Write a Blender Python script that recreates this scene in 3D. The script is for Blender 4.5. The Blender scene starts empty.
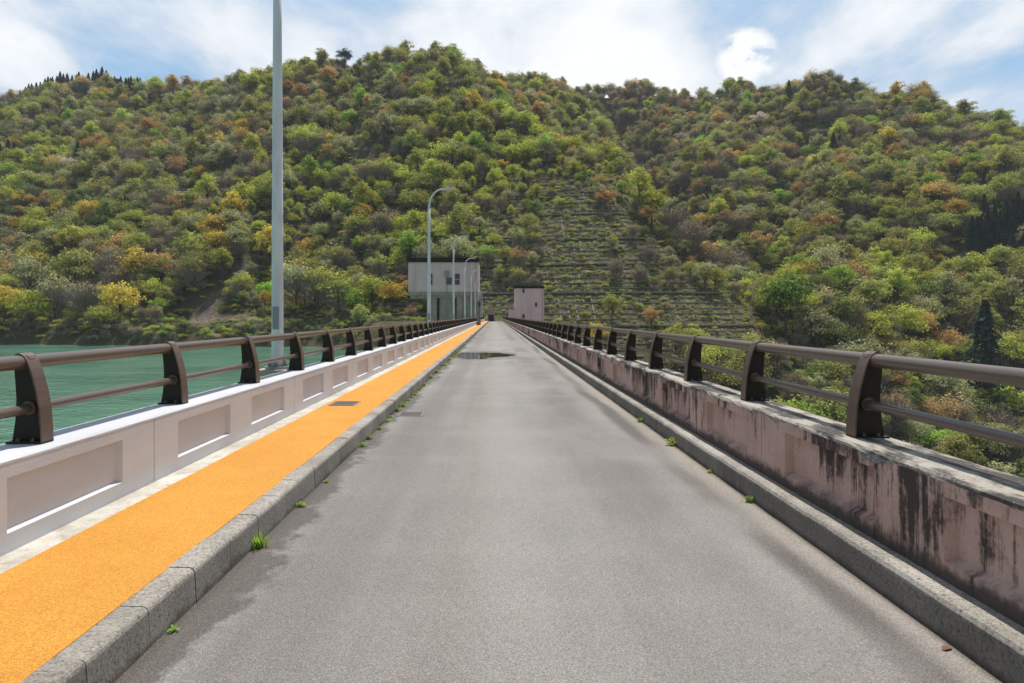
# A dam-crest road between two parapets, wooded hills behind.  Units are metres; +Y runs along the dam.
SKY_STRENGTH = .10; SUN_STRENGTH = 3.6; EXPOSURE = .48
HAZE = .00013
SKY_OFF = (0.4, 2.2)
SKY_C0 = (4.5, 5.2, 6.1); SKY_C1 = (6.0, 6.3, 6.7); SKY_C2 = (7.8, 7.85, 7.9); SKY_TINT = (1.15, 1.02, .82)
SKY_BLOBS = [(590, 70, .06, .24), (60, 5, .012, .12), (120, 45, .006, -.08), (770, 10, .006, -.10), (950, 50, .03, .16), (250, 40, .02, .1), (600, 60, .02, .1)]
import bpy, math, random
import numpy as np
from mathutils import Vector
PI = math.pi
rnd = random.Random(7)
rng = np.random.default_rng(11)
sc = bpy.context.scene
COL = sc.collection
CAM_H = 1.55
F = 682.7
VX, VY = 494.7, 316.0

def wp(px, py, Y):
    """a direction seen from the road, carried out to distance Y: used to lay out the hills at their own distances"""
    return np.array(((px - VX) / F * Y, Y, CAM_H + (VY - py) / F * Y))

# ------------------------------------------------------------------ terrain
def vnoise(x, y, s, seed=0):
    """smooth value noise, cell size s"""
    x = np.asarray(x, float) / s; y = np.asarray(y, float) / s
    xi = np.floor(x).astype(np.int64); yi = np.floor(y).astype(np.int64)
    fx = x - xi; fy = y - yi
    fx = fx * fx * (3 - 2 * fx); fy = fy * fy * (3 - 2 * fy)
    def h(a, b):
        n = (a * 374761393 + b * 668265263 + seed * 1442695041) & 0xFFFFFFFF
        n = ((n ^ (n >> 13)) * 1274126177) & 0xFFFFFFFF
        return ((n ^ (n >> 16)) & 0xFFFF) / 65535.0
    return (h(xi, yi) * (1 - fx) + h(xi + 1, yi) * fx) * (1 - fy) + (h(xi, yi + 1) * (1 - fx) + h(xi + 1, yi + 1) * fx) * fy

TREE_H = 16.5
def ridge(pts, drop=TREE_H):
    a = np.array([wp(*p) for p in pts]); a[:, 2] -= drop
    return a
RIDGES = [  # polyline, slope of its flanks
    (ridge([(-420, 190, 560), (-200, 120, 560), (0, 92, 560), (60, 80, 550), (100, 72, 545), (200, 70, 520), (280, 64, 490), (330, 54, 458), (355, 50, 450), (400, 44, 440),
            (432, 50, 450), (458, 62, 470), (480, 69, 500), (540, 70, 560), (590, 88, 640)]), .80),
    (ridge([(590, 88, 650), (640, 80, 610), (700, 87, 580), (745, 86, 560), (775, 80, 520), (830, 71, 480), (900, 80, 440), (960, 96, 420), (1024, 123, 400),
            (1150, 170, 380), (1400, 260, 350)]), .74),
    (ridge([(405, 66, 434), (445, 78, 410), (482, 94, 386), (520, 112, 358), (548, 126, 332), (590, 150, 298), (640, 212, 264), (690, 268, 242), (735, 318, 230), (775, 362, 224)], 7), .76),
    (ridge([(345, 50, 455), (338, 110, 378), (340, 175, 312), (350, 240, 262), (360, 295, 234)]), .85),
    (ridge([(270, 66, 488), (248, 140, 396), (222, 215, 322), (205, 275, 276)]), .85),
    (ridge([(180, 72, 518), (160, 135, 405), (130, 215, 318), (100, 280, 270)]), .85),
    (ridge([(60, 80, 548), (40, 140, 420), (20, 225, 322), (5, 285, 276)]), .85),
    (ridge([(-100, 100, 550), (-130, 180, 420), (-150, 270, 300)]), .85),
    (ridge([(620, 82, 610), (628, 120, 500), (618, 165, 425)]), .85),
    (ridge([(735, 86, 556), (722, 130, 450), (712, 190, 365), (735, 262, 296)]), .85),
    (ridge([(830, 71, 478), (812, 130, 392), (800, 215, 312), (800, 290, 262), (806, 350, 232)]), .85),
    (ridge([(905, 80, 438), (912, 160, 346), (896, 250, 278), (876, 340, 232), (866, 400, 208)]), .85),
    (ridge([(1024, 123, 400), (1015, 215, 310), (1000, 320, 240), (985, 420, 200)]), .85),
    (ridge([(1200, 190, 370), (1180, 300, 270), (1150, 420, 200)]), .85),
]
WATER_Z = -8.0
def sstep(a, b, x):
    t = np.clip((x - a) / (b - a), 0, 1); return t * t * (3 - 2 * t)
def shore_y(x):
    x = np.asarray(x, float)
    return np.interp(x, [-500, -250, -150, -100, -60, -30, -20, 10], [268, 246, 226, 219, 214, 206, 197, 193]) + 2.5 * np.sin(x * .11) + 1.5 * np.sin(x * .31 + 1)
def hills(x, y, detail=True):
    x = np.asarray(x, float); y = np.asarray(y, float)
    acc = np.zeros_like(x); K = 5.0
    best = np.full_like(x, -1e9)
    hs = []
    for P, sl in RIDGES:
        hb = np.full_like(x, -1e9)
        for a, b in zip(P[:-1], P[1:]):
            d = b[:2] - a[:2]; L2 = (d ** 2).sum()
            t = np.clip(((x - a[0]) * d[0] + (y - a[1]) * d[1]) / L2, 0, 1)
            dist = np.hypot(x - a[0] - t * d[0], y - a[1] - t * d[1])
            hb = np.maximum(hb, a[2] + t * (b[2] - a[2]) - sl * (np.sqrt(dist ** 2 + 64) - 8))
        hs.append(hb); best = np.maximum(best, hb)
    for hb in hs: acc += np.exp(np.clip((hb - best) / K, -50, 0))
    h = best + K * np.log(acc) * .6
    return h
GULLIES = [  # lines of the side valleys: polyline on the slope, depth, half width
    (np.array([wp(*p)[:2] for p in [(356, 70, 440), (350, 83, 406), (336, 118, 358), (318, 163, 312), (300, 215, 276), (290, 260, 250)]]), 19., 12.),
    (np.array([wp(*p)[:2] for p in [(600, 95, 600), (640, 150, 480), (655, 180, 425), (668, 215, 380), (692, 260, 310), (725, 300, 262), (760, 340, 232)]]), 28., 17.),
    (np.array([wp(*p)[:2] for p in [(815, 120, 440), (796, 180, 378), (784, 215, 345), (776, 250, 315), (762, 290, 272)]]), 20., 13.),
    (np.array([wp(*p)[:2] for p in [(150, 100, 500), (190, 140, 400), (196, 190, 345), (180, 240, 300)]]), 10., 11.),
]
def gully_line(x, y, k):
    """signed distance (right of the line is positive) to gully k"""
    P = GULLIES[k][0]; best = np.full_like(x, 1e9); sg = np.zeros_like(x)
    for a, b in zip(P[:-1], P[1:]):
        d = b - a; t = np.clip(((x - a[0]) * d[0] + (y - a[1]) * d[1]) / (d @ d), 0, 1)
        q = np.hypot(x - a[0] - t * d[0], y - a[1] - t * d[1]); s = np.sign(d[1] * (x - a[0]) - d[0] * (y - a[1])) * np.sign(d[1])
        sg = np.where(q < best, s, sg); best = np.minimum(best, q)
    return best * sg
def carve(x, y):
    c = np.zeros_like(x)
    for k, (P, dep, w) in enumerate(GULLIES): c = c + dep * np.exp(-(gully_line(x, y, k) / w) ** 2)
    return c
def terrace_mask(x, y):
    """1 where the slope behind the dam carries the retaining frames"""
    return np.maximum(sstep(-42, -37, x) * (y < 221), sstep(-16, -6, x)) * (1 - sstep(78, 92, x)) * sstep(188, 194, y) * (1 - sstep(285, 320, y))
def ground_z(x, y):
    x = np.asarray(x, float); y = np.asarray(y, float)
    h = hills(x, y)
    n = 17 * (vnoise(x, y, 62, 1) - .5) + 7 * (vnoise(x, y, 27, 2) - .5) + 1.6 * (vnoise(x, y, 11, 3) - .5)
    h = h - carve(x, y) * sstep(215, 260, y)
    h = h + n * (1 - .85 * terrace_mask(x, y)) * sstep(200, 260, y + np.abs(x) * .1)
    left = np.clip((y - shore_y(x)) * .95 + WATER_Z - .5, -16, -.9 + .9 * (vnoise(x, y, 17, 5) - .5))
    right = np.full_like(h, -62.0)
    w = sstep(-6, 14, x)
    base = left * (1 - w) + right * w
    dx = np.maximum(np.maximum(-34 - x, x - 9), 0); dy = np.maximum(np.maximum(193.5 - y, y - 212), 0)
    ab = -.12 - .75 * np.hypot(dx, dy * 3)
    z = np.maximum(np.maximum(base, h), ab)
    # level pad where the road comes off the dam
    pd = np.hypot(np.maximum(np.maximum(-30 - x, x - 8), 0), np.maximum(np.maximum(186 - y, y - 200), 0))
    p = 1 - sstep(0, 6, pd)
    return z * (1 - p) + (-.12) * p
# ------------------------------------------------------------------ helpers
def new_mesh(name, verts, faces, mats=(), midx=None, smooth=False):
    me = bpy.data.meshes.new(name)
    me.from_pydata([tuple(map(float, v)) for v in verts], [], [tuple(int(i) for i in f) for f in faces])
    for m in mats: me.materials.append(m)
    if midx is not None: me.polygons.foreach_set('material_index', np.asarray(midx, dtype=np.int32))
    if smooth: me.polygons.foreach_set('use_smooth', np.ones(len(me.polygons), dtype=bool))
    me.update(); return me
def link(name, me, parent=None, loc=(0, 0, 0)):
    o = bpy.data.objects.new(name, me); COL.objects.link(o)
    o.location = loc
    if parent is not None: o.parent = parent
    return o
def tag(o, label=None, cat=None, group=None, kind=None):
    if label: o['label'] = label
    if cat: o['category'] = cat
    if group: o['group'] = group
    if kind: o['kind'] = kind
    return o
def empty(name, loc, label, cat, group=None):
    o = bpy.data.objects.new(name, None); COL.objects.link(o); o.location = loc
    o.empty_display_size = .3
    return tag(o, label, cat, group)
class MB:
    """collects shapes into one mesh"""
    def __init__(s): s.v = []; s.f = []; s.m = []; s.cur = 0
    def add(s, vs, fs):
        n = len(s.v); s.v += [tuple(v) for v in vs]; s.f += [tuple(i + n for i in f) for f in fs]; s.m += [s.cur] * len(fs); return s
    def box(s, x0, x1, y0, y1, z0, z1, bev=0):
        if bev <= 0:
            return s.add([(x0, y0, z0), (x1, y0, z0), (x1, y1, z0), (x0, y1, z0), (x0, y0, z1), (x1, y0, z1), (x1, y1, z1), (x0, y1, z1)],
                         [(0, 3, 2, 1), (4, 5, 6, 7), (0, 1, 5, 4), (1, 2, 6, 5), (2, 3, 7, 6), (3, 0, 4, 7)])
        b = bev; vs = []
        for z, i in ((z0, 0), (z1 - b, 0), (z1, b)):
            vs += [(x0 + i, y0 + i, z), (x1 - i, y0 + i, z), (x1 - i, y1 - i, z), (x0 + i, y1 - i, z)]
        fs = [(0, 3, 2, 1), (8, 9, 10, 11)]
        for l in (0, 4):
            for k in range(4):
                fs.append((l + k, l + (k + 1) % 4, l + 4 + (k + 1) % 4, l + 4 + k))
        return s.add(vs, fs)
    def prism_y(s, poly, y0, y1):
        """poly in (x,z), swept along y"""
        n = len(poly)
        vs = [(x, y0, z) for x, z in poly] + [(x, y1, z) for x, z in poly]
        return s.add(vs, [tuple(range(n)), tuple(range(2 * n - 1, n - 1, -1))] + [(i, n + i, n + (i + 1) % n, (i + 1) % n) for i in range(n)])
    def tube(s, pts, rad, seg=12, cap=True):
        pts = [Vector(p) for p in pts]; n = len(pts)
        if not hasattr(rad, '__len__'): rad = [rad] * n
        vs = []; fs = []; prev = None
        for i, p in enumerate(pts):
            t = (pts[min(i + 1, n - 1)] - pts[max(i - 1, 0)]).normalized()
            a = prev - t * prev.dot(t) if prev is not None else (Vector((0, 0, 1)).cross(t) if abs(t.z) < .9 else Vector((1, 0, 0)).cross(t).cross(t))
            a.normalize(); prev = a; b = t.cross(a)
            for k in range(seg):
                an = 2 * PI * k / seg
                vs.append(p + (a * math.cos(an) + b * math.sin(an)) * rad[i])
        for i in range(n - 1):
            for k in range(seg):
                fs.append((i * seg + k, i * seg + (k + 1) % seg, (i + 1) * seg + (k + 1) % seg, (i + 1) * seg + k))
        if cap: fs += [tuple(range(seg - 1, -1, -1)), tuple(range((n - 1) * seg, n * seg))]
        return s.add(vs, fs)
    def build(s, name, mats, parent=None, loc=(0, 0, 0), smooth=False):
        if not isinstance(mats, (list, tuple)): mats = [mats]
        me = new_mesh(name, s.v, s.f, mats, s.m, smooth)
        if smooth == 'auto': pass
        return link(name, me, parent, loc)

# ------------------------------------------------------------------ materials
class NT:
    def __init__(s, name):
        s.mat = bpy.data.materials.new(name); s.mat.use_nodes = True
        s.t = s.mat.node_tree; s.t.nodes.clear()
        s.out = s.n('ShaderNodeOutputMaterial')
    def n(s, typ, **kw):
        nd = s.t.nodes.new(typ)
        for k, v in kw.items():
            if k in ('operation', 'blend_type', 'data_type', 'noise_dimensions', 'feature', 'mode', 'distance', 'attribute_name', 'clamp', 'use_clamp', 'attribute_type', 'interpolation_type', 'invert'): setattr(nd, k, v)
        return nd
    def set(s, sock, v):
        if v is None: return
        if hasattr(v, 'is_output') or hasattr(v, 'links'): s.t.links.new(v, sock)
        elif isinstance(v, (tuple, list)) and len(v) == 3 and sock.type == 'RGBA': sock.default_value = (*v, 1)
        else: sock.default_value = v
    def obj(s): return s.n('ShaderNodeTexCoord').outputs['Object']
    def geo(s): return s.n('ShaderNodeNewGeometry').outputs['Position']
    def map(s, vec, scale=(1, 1, 1), loc=(0, 0, 0), rot=(0, 0, 0)):
        m = s.n('ShaderNodeMapping'); s.set(m.inputs['Vector'], vec)
        m.inputs['Scale'].default_value = scale; m.inputs['Location'].default_value = loc; m.inputs['Rotation'].default_value = rot
        return m.outputs[0]
    def noise(s, vec, scale, detail=4, rough=.55, dist=0):
        m = s.n('ShaderNodeTexNoise'); s.set(m.inputs['Vector'], vec)
        m.inputs['Scale'].default_value = scale; m.inputs['Detail'].default_value = detail; m.inputs['Roughness'].default_value = rough; m.inputs['Distortion'].default_value = dist
        return m.outputs[0]
    def voro(s, vec, scale, feature='F1'):
        m = s.n('ShaderNodeTexVoronoi', feature=feature); s.set(m.inputs['Vector'], vec); m.inputs['Scale'].default_value = scale
        return m.outputs[0]
    def ramp(s, fac, a, b):
        """0..1 between a and b (smooth); a > b turns it round"""
        m = s.n('ShaderNodeMapRange', interpolation_type='SMOOTHSTEP'); s.set(m.inputs[0], fac)
        if a <= b: m.inputs[1].default_value = a; m.inputs[2].default_value = b; m.inputs[3].default_value = 0; m.inputs[4].default_value = 1
        else: m.inputs[1].default_value = b; m.inputs[2].default_value = a; m.inputs[3].default_value = 1; m.inputs[4].default_value = 0
        return m.outputs[0]
    def math(s, op, a, b=0.0, c=None):
        m = s.n('ShaderNodeMath', operation=op); s.set(m.inputs[0], a); s.set(m.inputs[1], b)
        if c is not None: s.set(m.inputs[2], c)
        return m.outputs[0]
    def mix(s, fac, a, b, bt='MIX'):
        m = s.n('ShaderNodeMix', data_type='RGBA', blend_type=bt); s.set(m.inputs[0], fac); s.set(m.inputs[6], a); s.set(m.inputs[7], b)
        return m.outputs[2]
    def hsv(s, col, h=.5, sat=1., v=1.):
        m = s.n('ShaderNodeHueSaturation'); s.set(m.inputs['Color'], col); s.set(m.inputs['Hue'], h); s.set(m.inputs['Saturation'], sat); s.set(m.inputs['Value'], v)
        return m.outputs[0]
    def xyz(s, vec):
        m = s.n('ShaderNodeSeparateXYZ'); s.set(m.inputs[0], vec); return m.outputs
    def bump(s, h, dist=.01, strength=1., normal=None):
        m = s.n('ShaderNodeBump'); s.set(m.inputs['Height'], h); m.inputs['Distance'].default_value = dist; m.inputs['Strength'].default_value = strength
        if normal is not None: s.set(m.inputs['Normal'], normal)
        return m.outputs[0]
    def princ(s, col, rough=.8, metal=0., normal=None, spec=.5, **kw):
        p = s.n('ShaderNodeBsdfPrincipled'); s.set(p.inputs['Base Color'], col); s.set(p.inputs['Roughness'], rough); s.set(p.inputs['Metallic'], metal)
        s.set(p.inputs['Specular IOR Level'], spec)
        if normal is not None: s.set(p.inputs['Normal'], normal)
        for k, v in kw.items(): s.set(p.inputs[k], v)
        s.t.links.new(p.outputs[0], s.out.inputs[0]); return s.mat

def m_plain(name, col, rough=.6, metal=0, var=.12, scale=8, bump=0.0, spec=.5):
    t = NT(name); v = t.geo()
    n = t.noise(v, scale, 5)
    f = t.math('MULTIPLY_ADD', n, 2 * var, 1 - var)
    c = t.hsv(col, .5, 1., f)
    return t.princ(c, rough, metal, t.bump(n, bump) if bump else None, spec)

def m_asphalt():
    t = NT('worn_asphalt'); p = t.geo(); X, Y, Z = t.xyz(p)
    grit = t.noise(p, 130, 6, .85)
    vn = t.n('ShaderNodeTexVoronoi', feature='F1'); t.set(vn.inputs['Vector'], p); vn.inputs['Scale'].default_value = 230; vor = vn.outputs[0]; stone = t.xyz(vn.outputs['Color'])
    big = t.noise(t.map(p, (1, .35, 1)), .55, 5, .6)
    lane = t.noise(t.map(p, (1.9, .03, 1)), 1.0, 3, .5)
    cross = t.noise(t.map(p, (.12, 1.3, 1)), .8, 3, .5)
    c = t.mix(t.ramp(big, .3, .72), (.192, .187, .178), (.264, .256, .245))
    c = t.mix(t.math('MULTIPLY', t.ramp(lane, .5, .72), .34), c, (.125, .115, .104))
    c = t.mix(t.math('MULTIPLY', t.ramp(cross, .48, .7), .25), c, (.3, .285, .262))
    # two dark bands along the right-hand lane and a pale gritty verge beside the kerb
    wob = t.math('MULTIPLY', t.math('SUBTRACT', t.noise(t.map(p, (1, .25, 1)), .9, 3), .5), .5)
    Xw = t.math('ADD', X, wob)
    def band(x0, w): return t.math('SUBTRACT', 1.0, t.ramp(t.math('ABSOLUTE', t.math('SUBTRACT', Xw, x0)), w * .2, w))
    brk = t.ramp(t.noise(t.map(p, (.6, .3, 1), (3, 5, 0)), .9, 3), .35, .6)
    c = t.mix(t.math('MULTIPLY', t.math('MULTIPLY', band(1.86, .17), brk), .75), c, (.07, .063, .058))
    c = t.mix(t.math('MULTIPLY', band(.12, .4), .3), c, (.30, .285, .26))
    c = t.mix(t.math('MULTIPLY', band(-.3, .35), .14), c, (.25, .205, .165))
    c = t.mix(t.math('MULTIPLY', band(-1.0, .4), .35), c, (.11, .10, .092))
    c = t.mix(t.math('MULTIPLY', t.math('MULTIPLY', band(1.16, .5), brk), .42), c, (.085, .078, .072))
    c = t.mix(t.math('MULTIPLY', t.ramp(Xw, 1.9, 2.12), .55), c, (.33, .285, .225))
    # damp stains beside the left kerb
    dn = t.noise(t.map(p, (1, .55, 1), (7, 3, 0)), 1.15, 5, .62, .4)
    dn2 = t.noise(t.map(p, (1, .8, 1), (2, 2, 0)), 5.5, 5, .7)
    damp = t.math('MULTIPLY', t.ramp(t.noise(t.map(p, (.3, .22, 1), (4, 1, 0)), 1., 2), .30, .42), t.ramp(t.math('ADD', t.math('ADD', X, t.math('MULTIPLY', t.math('SUBTRACT', dn, .5), .75)), t.math('MULTIPLY', t.math('SUBTRACT', dn2, .5), .6)), -1.37, -1.52))
    c = t.mix(t.math('MULTIPLY', damp, .8), c, (.062, .056, .052))
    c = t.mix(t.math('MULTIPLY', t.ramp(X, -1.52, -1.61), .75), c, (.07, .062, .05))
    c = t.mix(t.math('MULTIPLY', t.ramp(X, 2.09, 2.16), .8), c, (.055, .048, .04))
    # wet rim round the puddle
    dx = t.math('DIVIDE', t.math('ADD', X, .5), 1.45); dy = t.math('DIVIDE', t.math('SUBTRACT', Y, 27), 3.1)
    rr = t.math('ADD', t.math('ADD', t.math('POWER', dx, 2), t.math('POWER', dy, 2)), t.math('MULTIPLY', t.math('SUBTRACT', dn, .5), 1.2))
    c = t.mix(t.math('MULTIPLY', t.ramp(rr, 1.2, .8), .5), c, (.09, .083, .078))
    # fine wandering cracks and a few darker repair smears
    ck = t.n('ShaderNodeTexVoronoi', feature='DISTANCE_TO_EDGE')
    wv = t.n('ShaderNodeVectorMath', operation='ADD'); nz = t.n('ShaderNodeTexNoise'); t.set(nz.inputs['Vector'], p); nz.inputs['Scale'].default_value = 2.2; nz.inputs['Detail'].default_value = 4
    t.set(wv.inputs[0], t.map(p, (.42, .17, 1))); sv = t.n('ShaderNodeVectorMath', operation='SCALE'); t.set(sv.inputs[0], nz.outputs[1]); sv.inputs['Scale'].default_value = .35; t.set(wv.inputs[1], sv.outputs[0])
    t.set(ck.inputs['Vector'], wv.outputs[0]); ck.inputs['Scale'].default_value = 1.0
    crack = t.math('MULTIPLY', t.ramp(ck.outputs[0], .006, .002), t.ramp(t.noise(t.map(p, (1, .4, 1), (2, 8, 0)), .7, 2), .5, .58))
    c = t.mix(t.math('MULTIPLY', crack, .18), c, (.05, .045, .04))
    # transverse seam
    seam = t.math('SUBTRACT', 1., t.ramp(t.math('ABSOLUTE', t.math('SUBTRACT', t.math('PINGPONG', t.math('ADD', Y, t.math('MULTIPLY', wob, .1)), 13.6), 13.6)), .012, .03))
    c = t.mix(t.math('MULTIPLY', seam, .5), c, (.07, .065, .06))
    c = t.mix(t.math('MULTIPLY', t.ramp(grit, .53, .64), .4), c, (.38, .365, .34))
    c = t.mix(t.math('MULTIPLY', t.ramp(grit, .48, .38), .42), c, (.06, .056, .052))
    c = t.hsv(c, .5, t.math('MULTIPLY_ADD', stone[1], .7, .55), t.math('MULTIPLY_ADD', t.math('POWER', stone[0], 1.6), .85, .72))
    c = t.mix(t.math('MULTIPLY', t.ramp(stone[2], .9, .97), .5), c, (.36, .23, .15))
    h = t.math('ADD', t.math('MULTIPLY', grit, .6), t.math('MULTIPLY', vor, .5))
    r = t.math('SUBTRACT', .9, t.math('MULTIPLY', damp, .12))
    return t.princ(c, r, 0, t.bump(h, .006, .8), .3)

def m_orange():
    t = NT('orange_rubber_paving'); p = t.geo()
    g = t.noise(p, 120, 4, .75); b = t.noise(p, 1.4, 4, .6)
    vn = t.n('ShaderNodeTexVoronoi', feature='F1'); t.set(vn.inputs['Vector'], p); vn.inputs['Scale'].default_value = 170; chip = t.xyz(vn.outputs['Color'])
    c = t.mix(t.ramp(b, .3, .75), (.56, .25, .034), (.63, .30, .046))
    c = t.hsv(c, t.math('MULTIPLY_ADD', chip[1], .03, .485), 1., t.math('MULTIPLY_ADD', chip[0], .46, .76))
    c = t.mix(t.math('MULTIPLY', t.ramp(g, .55, .72), .6), c, (.78, .47, .15))
    c = t.mix(t.math('MULTIPLY', t.ramp(g, .48, .34), .7), c, (.36, .12, .02))
    return t.princ(c, .85, 0, t.bump(g, .006, .8), .3)

def m_concrete(name, a, b, dark, streak=.35, scale=1., axis='Y', bump=.004):
    t = NT(name); p = t.geo(); X, Y, Z = t.xyz(p)
    big = t.noise(p, 1.6 * scale, 5, .6); fine = t.noise(p, 45 * scale, 5, .7)
    st = t.noise(t.map(p, (2.2, 2.2, .22)), 1.7 * scale, 4, .6)
    c = t.mix(t.ramp(big, .3, .7), a, b)
    c = t.mix(t.math('MULTIPLY', t.ramp(st, .5, .7), streak), c, dark)
    c = t.mix(t.math('MULTIPLY', t.ramp(fine, .48, .3), .6), c, dark)
    c = t.mix(t.math('MULTIPLY', t.ramp(fine, .58, .75), .4), c, tuple(min(.8, x * 1.6) for x in b))
    return t.princ(c, .9, 0, t.bump(t.math('ADD', fine, t.math('MULTIPLY', big, .5)), bump), .25)

def m_kerb(name, tone=1., face=.22):
    """granite-like kerb: pale worn arris, grey face, dark foot"""
    t = NT(name); p = t.geo(); X, Y, Z = t.xyz(p)
    sp = t.noise(p, 55, 6, .82); big = t.noise(p, 2.2, 5, .6)
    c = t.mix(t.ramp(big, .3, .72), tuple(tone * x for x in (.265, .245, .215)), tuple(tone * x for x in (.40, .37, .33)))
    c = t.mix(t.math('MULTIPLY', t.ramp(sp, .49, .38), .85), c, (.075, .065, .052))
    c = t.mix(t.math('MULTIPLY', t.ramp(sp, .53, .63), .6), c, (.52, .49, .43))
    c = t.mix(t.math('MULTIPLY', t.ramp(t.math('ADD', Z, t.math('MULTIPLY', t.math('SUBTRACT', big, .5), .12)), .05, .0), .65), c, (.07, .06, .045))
    c = t.mix(t.math('MULTIPLY', t.ramp(t.math('ADD', Z, t.math('MULTIPLY', t.math('SUBTRACT', big, .5), .05)), .175, .135), face), c, (.075, .066, .054))  # darker upright face: grime plus the unlit side's shade, painted in
    # each stone a little different
    w = t.n('ShaderNodeTexWhiteNoise', noise_dimensions='1D'); t.set(w.inputs[1], t.math('FLOOR', t.math('DIVIDE', t.math('SUBTRACT', Y, .256), .49)))
    c = t.hsv(c, .5, 1., t.math('MULTIPLY_ADD', w.outputs[0], .26, .87))
    return t.princ(c, .88, 0, t.bump(sp, .006), .3)

def m_white_paint():
    t = NT('white_wall_paint'); p = t.geo(); X, Y, Z = t.xyz(p)
    n = t.noise(t.map(p, (1, .6, 2.2)), 1.5, 5, .6)
    c = t.mix(t.ramp(n, .3, .75), (.53, .54, .575), (.60, .61, .635))
    st = t.noise(t.map(p, (1, 5, .4)), 1.3, 4, .6)
    c = t.mix(t.math('MULTIPLY', t.ramp(st, .6, .8), .22), c, (.5, .46, .42))
    c = t.mix(t.math('MULTIPLY', t.ramp(t.math('ADD', Z, t.math('MULTIPLY', n, .08)), .275, .225), .45), c, (.42, .40, .38))
    return t.princ(c, .55, 0, t.bump(t.noise(p, 60, 3), .0015), .4)

def m_pink_wall():
    t = NT('peeling_pink_paint'); p = t.geo(); X, Y, Z = t.xyz(p)
    n = t.noise(p, 2.3, 5, .65); f = t.noise(p, 34, 5, .7)
    c = t.mix(t.ramp(n, .3, .7), (.50, .325, .27), (.61, .42, .355))
    c = t.mix(t.math('MULTIPLY', t.ramp(f, .45, .3), .4), c, (.22, .15, .13))
    # soot running down: long thin streaks that start at the top edge, denser in patches
    dens = t.noise(t.map(p, (1, .35, .3), (0, 2.2, 0)), 1.25, 3, .6)
    s1 = t.math('ADD', t.math('MULTIPLY', t.noise(t.map(p, (1, 10, .55)), 1.15, 5, .7), .5), t.math('MULTIPLY', t.noise(t.map(p, (1, 3.6, 1.3), (0, 1.7, 0)), 1.5, 6, .72), .5))
    s1 = t.math('ADD', s1, t.math('MULTIPLY', t.math('SUBTRACT', dens, .5), .75))
    s1 = t.math('ADD', s1, t.math('MULTIPLY', t.math('SUBTRACT', f, .5), .16))
    hmask = t.math('MULTIPLY', t.math('SUBTRACT', Z, .5), .18)
    c = t.mix(t.math('MULTIPLY', t.ramp(t.math('ADD', s1, hmask), .50, .62), .93), c, (.035, .03, .028))
    rust = t.noise(t.map(p, (1, 8, .5), (3, 9, 1)), 1.0, 4, .65)
    c = t.mix(t.math('MULTIPLY', t.ramp(rust, .6, .74), .3), c, (.19, .10, .065))
    # bare grey concrete where the paint has come off along the top
    pe = t.noise(t.map(p, (1, 1, 1.5), (1, 4, 2)), 1.7, 5, .62)
    pe = t.math('ADD', pe, t.math('MULTIPLY', t.math('SUBTRACT', Z, .66), 1.5))
    c = t.mix(t.ramp(pe, .6, .625), c, t.mix(t.ramp(f, .4, .65), (.17, .17, .16), (.36, .36, .34)))
    # grime along the foot
    foot = t.math('ADD', Z, t.math('MULTIPLY', t.math('SUBTRACT', t.noise(p, 5, 5, .7), .5), .2))
    c = t.mix(t.math('MULTIPLY', t.ramp(foot, .33, .24), .9), c, (.05, .045, .042))
    h = t.math('ADD', t.math('MULTIPLY', f, .5), t.ramp(pe, .6, .625))
    return t.princ(c, .88, 0, t.bump(h, .006), .25)

def m_coping():
    t = NT('weathered_coping'); p = t.geo(); X, Y, Z = t.xyz(p)
    n = t.noise(t.map(p, (1, .35, 1)), 4, 5, .7); f = t.noise(p, 38, 5, .75)
    c = t.mix(t.ramp(n, .35, .65), (.25, .225, .195), (.43, .395, .345))
    c = t.mix(t.math('MULTIPLY', t.ramp(n, .56, .45), .9), c, (.06, .058, .055))
    c = t.mix(t.math('MULTIPLY', t.ramp(f, .47, .3), .8), c, (.07, .065, .06))
    c = t.mix(t.math('MULTIPLY', t.ramp(f, .57, .7), .5), c, (.6, .58, .55))
    return t.princ(c, .9, 0, t.bump(f, .01), .25)

def m_brown_metal():
    t = NT('brown_painted_metal'); p = t.geo()
    n = t.noise(t.map(p, (1, .3, 1)), 6, 4, .6)
    c = t.mix(t.ramp(n, .3, .7), (.125, .086, .066), (.160, .112, .088))
    g = t.noise(p, 160, 2)
    return t.princ(c, t.math('MULTIPLY_ADD', n, .16, .38), .25, t.bump(g, .0006, .5), .5)

def m_galv():
    t = NT('galvanised_steel'); p = t.geo()
    n = t.noise(t.map(p, (3, 3, .5)), 3, 4, .6)
    c = t.mix(t.ramp(n, .3, .7), (.60, .62, .655), (.74, .755, .78))
    return t.princ(c, .5, .1, None, .5)

def m_water():
    t = NT('green_lake_water'); p = t.geo()
    b1 = t.noise(t.map(p, (.8, 1.0, 1)), 1.1, 3, .6, .3); b2 = t.noise(t.map(p, (1, 1, 1), rot=(0, 0, .5)), .34, 3, .55)
    big = t.noise(t.map(p, (.6, 1.3, 1)), .045, 4, .6)
    h = t.math('ADD', t.math('MULTIPLY', b1, .5), b2)
    c = t.mix(t.ramp(big, .35, .65), (.075, .20, .145), (.10, .24, .175))
    return t.princ(c, t.math('MULTIPLY_ADD', t.ramp(big, .4, .6), .06, .08), 0, t.bump(h, .5, .7), .5)

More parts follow.
